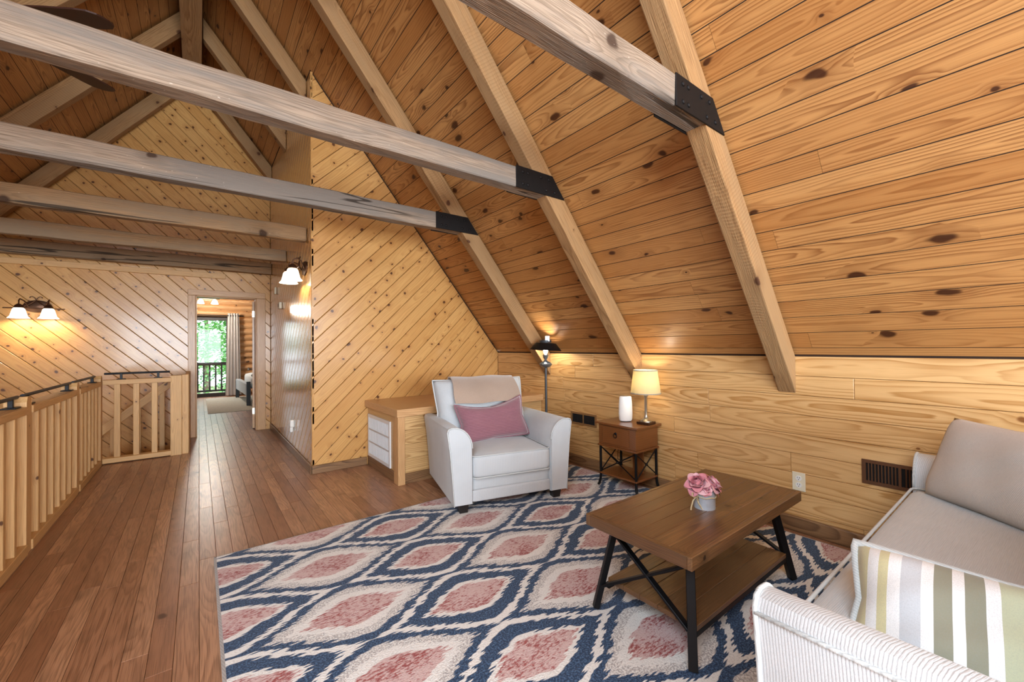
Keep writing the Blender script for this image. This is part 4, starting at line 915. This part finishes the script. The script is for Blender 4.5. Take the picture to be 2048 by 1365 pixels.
# ------------------------------------------------------------------ floor lamp
fp = empty('floor_lamp', (2.80, 3.105, 0), 0, 'lit pewter lantern-style floor lamp with a flat cone shade behind the armchair', 'lamp')
B().lathe([(.13, 0), (.13, .012), (.10, .03), (.03, .045), (.02, .07), (.014, .08)], 32).put('base', 'lampgrey', fp, None, 40)
B().lathe([(.0125, .07), (.0125, .975)], 14).put('pole', 'lampgrey', fp, None, 40)
B().lathe([(.013, .965), (.04, .975), (.062, .992), (.066, 1.005), (.056, 1.017), (.022, 1.035), (.014, 1.045), (.012, 1.055)], 28).put('font', plain('pewter_bright', '#8a8f94', .3, .8), fp, None, 40)
B().lathe([(.008, 1.05), (.018, 1.062), (.026, 1.075), (.026, 1.085), (.03, 1.09), (.03, 1.10)], 20).put('burner', plain('pewter_bright2', '#8a8f94', .3, .8), fp, None, 40)
B().lathe([(.028, 1.098), (.034, 1.12), (.03, 1.16), (.024, 1.2), (.0235, 1.29)], 24, cap=False).put('chimney', 'clear', fp, None, 60)
tiltm = Matrix.Translation((0, 0, 1.145)) @ Matrix.Rotation(math.radians(4), 4, Vector((.4, .9, 0)))
B().lathe([(.163, .0), (.104, .072), (.052, .076), (.052, .074), (.102, .069), (.1605, .0)], 40, cap=False).put('shade', 'blackmetal', fp, tiltm, 40)
B().lathe([(.056, .0), (.06, .012), (.06, .022), (.05, .03), (.04, .03), (.052, .02), (.052, .0)], 28, (0, 0, 1.222), False).put('gallery', 'lampgrey', fp, None, 40)
B().lathe([(.007, 1.1), (.02, 1.12), (.024, 1.14), (.018, 1.162), (.004, 1.17)], 16).put('bulb', 'bulb', fp, None, 60)
B().box(-.022, .022, -.003, .003, 0, .055).put('paper_tag', 'white_plastic', fp, Matrix.Translation((-.02, -.05, 1.235)) @ Matrix.Rotation(math.radians(-35), 4, 'Z'))
B().tube([(.012, 0, .96), (.022, -.006, .955)], .004, 8).put('switch_knob', 'blackmetal', fp, None, 60)
l = bpy.data.lights.new('floor_lamp_bulb', 'POINT'); l.energy = 7; l.color = (1, .9, .74); l.shadow_soft_size = .025
lo = bpy.data.objects.new('floor_lamp_bulb', l); COL.objects.link(lo); lo.parent = fp; lo.location = (0, 0, 1.185)

# ------------------------------------------------------------------ bedroom beyond the door
BY = 12.65
bw_ = B()
bw_.box(-2.2, -.62, BY + .05, BY + .15, -.2, 2.8).box(.62, 3.0, BY + .05, BY + .15, -.2, 2.8).box(-.62, .62, BY + .05, BY + .15, 1.95, 2.8)
o = bw_.put('wall_bedroom_far', 'backing'); tag(o, kind='structure')
zz = 0.; rnd = random.Random(6); k = 0
while zz < 2.6:
    hgt = .155
    for (x0, x1) in ([(-2.2, -.7), (.62, 3.0)] if zz < 1.93 else [(-2.2, 3.0)]):
        prof = [(0, 0)] + [(.055 * math.sin(PI * t_ / 8) + .0, hgt * t_ / 8) for t_ in range(1, 8)] + [(0, hgt)]
        b = B(); n = len(prof); vs = [(0, p[1] - hgt / 2, p[0]) for p in prof] + [(x1 - x0, p[1] - hgt / 2, p[0]) for p in prof]
        b.add(vs, [(i, i + 1, n + i + 1, n + i) for i in range(n - 1)] + [tuple(range(n)), tuple(range(n, 2 * n))]); b.put('log', 'log', o, frame((x0, BY + .05, zz + hgt / 2), (1, 0, 0), (0, 0, 1), (0, -1, 0)), 50)
    zz += hgt
o = B().box(-2.3, -2.2, GY + .1, BY + .15, -.2, 2.8).put('wall_bedroom_left', 'plaster'); tag(o, kind='structure')
o = B().box(3.0, 3.1, GY + .1, BY + .15, -.2, 2.8).put('wall_bedroom_right', 'plaster'); tag(o, kind='structure')
o = B().box(-2.3, 3.1, GY + .1, BY + .2, 2.7, 2.8).put('ceiling_bedroom', 'plaster'); tag(o, kind='structure')
o = B().box(HX + .1, 3.0, GY + .1, GY + .16, -.2, 2.8).box(-2.2, -.2, GY + .1, GY + .16, -.2, 2.8).box(-.2, HX + .1, GY + .1, GY + .16, 1.95, 2.8).put('wall_bedroom_near', 'plaster'); tag(o, kind='structure')
wd = empty('window_1', (0, BY, 0), 0, kind='structure')
B().box(-.7, -.62, -.02, .08, 0, 1.97).box(.55, .62, -.02, .08, 0, 1.97).box(-.62, .55, -.02, .08, 1.9, 1.97).box(-.62, .55, -.02, .08, 0, .09).put('frame', 'darkstain', wd)
B().box(-.62, .55, .03, .036, .09, 1.9).put('pane', 'glass', wd)
cu = empty('curtain', (.69, BY - .16, 0), 0, 'taupe grommet curtain hanging beside the glass balcony door', 'curtain')
b = B(); n = 60
for side in (0, 1):
    for j, z in enumerate((.02, .7, 1.4, 2.08)):
        for i in range(n + 1):
            u = i / n; b.v.append(((u - .5) * (.33 - .03 * j), .035 * math.sin(u * 2 * PI * 4.5) + .003 * side, z))
q_ = (n + 1) * 4
for s_ in (0, 1):
    for j in range(3):
        for i in range(n): a = s_ * q_ + j * (n + 1) + i; b.f.append((a, a + 1, a + n + 2, a + n + 1))
b.put('cloth', 'curtain', cu, None, 180)
B().tube([(-1.6, .0, 2.02), (.22, .0, 2.02)], .011, 8).put('rod', 'blackmetal', cu, None, 60)
br_ = B().box(.13, 2.2, 9.35, 12.2, 0, .008).put('bedroom_rug', 'bedrug'); tag(br_, 'pale woven rug beside the bed through the doorway', 'rug')
bd = empty('bed', (.8, 10.1, 0), 0, 'bed with pale grey footboard and dark legs seen through the doorway', 'bed')
for x, y in ((.02, .03), (-.06, 1.85), (1.5, .03), (1.5, 1.85)): B().box(x - .035, x + .035, y - .035, y + .035, .008, .5 if y < 1 else .42).put('leg', 'bedleg', bd, None, None, .004, 1)
B().prism([(-.03, 0), (.06, 0), (.0, 1.85), (-.09, 1.85)], .22, .46, 'z').put('footboard', 'bedgrey', bd, None, None, .01, 2)
link('mattress', rbox(1.55, 1.8, .28, .08, 8, .02), 'quilt', bd, Matrix.Translation((.85, .95, .46)))
link('blanket', rbox(1.1, .75, .34, .08, 8, .02), 'olive', bd, Matrix.Translation((.66, .36, .47)))
dd = empty('door_1', (DX1 - .022, GY + .125, 0), math.radians(-5.2), kind='structure')
B().box(-.02, .014, .01, .74, .012, DZ - .03).put('panel', 'oaktrim', dd)
for z in (.22, 1.66): B().box(-.022, .012, .004, .0095, z, z + .09).put('hinge', 'nickel', dd)
B().lathe([(.0, 0), (.024, .006), (.026, .02), (.014, .034), (.01, .06)], 16).put('knob', 'nickel', dd, Matrix.Translation((-.09, .68, .86)) @ Matrix.Rotation(PI / 2, 4, 'Y'), 40)
bl_ = empty('ceiling_light', (.16, 11.6, 2.30), 0, 'lit two-bulb light fixture high in the bedroom', 'ceiling lamp')
B().box(-.22, .22, -.04, .04, .03, .06).put('bar', 'nickel', bl_); B().tube([(0, 0, .06), (0, 0, .40)], .01, 8).put('rod', 'nickel', bl_)
for x in (-.13, .13): B().lathe([(.02, .03), (.05, -.01), (.07, -.08), (.02, -.085)], 18, (x, 0, 0)).put('glass_shade', 'shade_glow', bl_, None, 50)
l = bpy.data.lights.new('bedroom_bulb', 'POINT'); l.energy = 75; l.color = (1, .95, .88); l.shadow_soft_size = .1
lo = bpy.data.objects.new('bedroom_bulb', l); COL.objects.link(lo); lo.parent = bl_; lo.location = (0, 0, -.15)
# balcony and woods
o = B().box(-2.5, 3, BY + .16, 14.2, -.25, -.06).put('floor_balcony', 'darkstain'); tag(o, kind='structure')
bk = empty('balcony_railing', (0, 13.9, -.06), 0, 'dark stained balcony railing outside the glass door', 'railing')
B().box(-2.4, 2.6, -.04, .04, .80, .88).put('top_rail', 'darkstain', bk); B().box(-2.4, 2.6, -.03, .03, .08, .13).put('bottom_rail', 'darkstain', bk)
me = B().box(-.02, .02, -.02, .02, .13, .80).mesh('baluster')
for k in range(26): link('baluster', me, 'darkstain', bk, Matrix.Translation((-1.6 + k * .131, 0, 0)))
o = B().box(-25, 25, 14.5, 60, -3.4, -3.2).put('ground', 'ground'); tag(o, kind='structure')
def tree(x, y, h, mat, seed, label, nleaf=7500, sp=2.4):
    r = empty('tree', (x, y, -3.2), 0, label, 'tree', 'trees beyond the balcony'); rnd = random.Random(seed)
    B().tube([(0, 0, 0), (.1, .05, h * .4), (0, .1, h * .75), (.05, 0, h)], [.2, .15, .09, .03], 8).put('trunk', 'bark', r, None, 60)
    bb = B()
    for k in range(9):
        a = rnd.uniform(0, 6.28); z = h * rnd.uniform(.3, .9); L = rnd.uniform(1., 2.4); bb.tube([(0, 0, z), (L * .5 * math.cos(a), L * .5 * math.sin(a), z + .4), (L * math.cos(a), L * math.sin(a), z + .5)], [.05, .03, .01], 5)
    bb.put('branches', 'bark', r, None, 60)
    lb = B()
    cl = [(rnd.uniform(-sp, sp), rnd.uniform(-1.8, 1.8), h * rnd.uniform(.22, 1.0), rnd.uniform(.35, .8)) for _ in range(64)]
    for k in range(nleaf):
        c = rnd.choice(cl); p = Vector((c[0] + rnd.gauss(0, c[3] * .6), c[1] + rnd.gauss(0, c[3] * .6), c[2] + rnd.gauss(0, c[3] * .3)))
        d_ = Vector((rnd.gauss(0, 1), rnd.gauss(0, 1), rnd.gauss(-.2, .5))).normalized() * rnd.uniform(.10, .2); e_ = d_.cross(Vector((rnd.gauss(0, .4), rnd.gauss(0, .4), 1))).normalized() * d_.length * .33
        lb.add([p, p + d_ * .5 + e_, p + d_, p + d_ * .5 - e_], [(0, 1, 2, 3)])
    me = bpy.data.meshes.new('foliage'); me.from_pydata(lb.v, [], lb.f); fo = link('foliage', me, mat, r); fo['kind'] = 'stuff'
tree(2.1, 18.2, 6.5, 'leaf', 1, 'bright green leafy tree nearest to the balcony railing'); tree(-1.7, 24.6, 7.5, 'leaf2', 2, 'darker green tree left behind the nearest one', sp=3.); tree(2.6, 31., 9., 'leaf', 3, 'tall light green tree further back in the woods', sp=3.); tree(.4, 38., 11., 'leaf2', 4, 'dark tree farthest back filling the balcony view', sp=3.5)
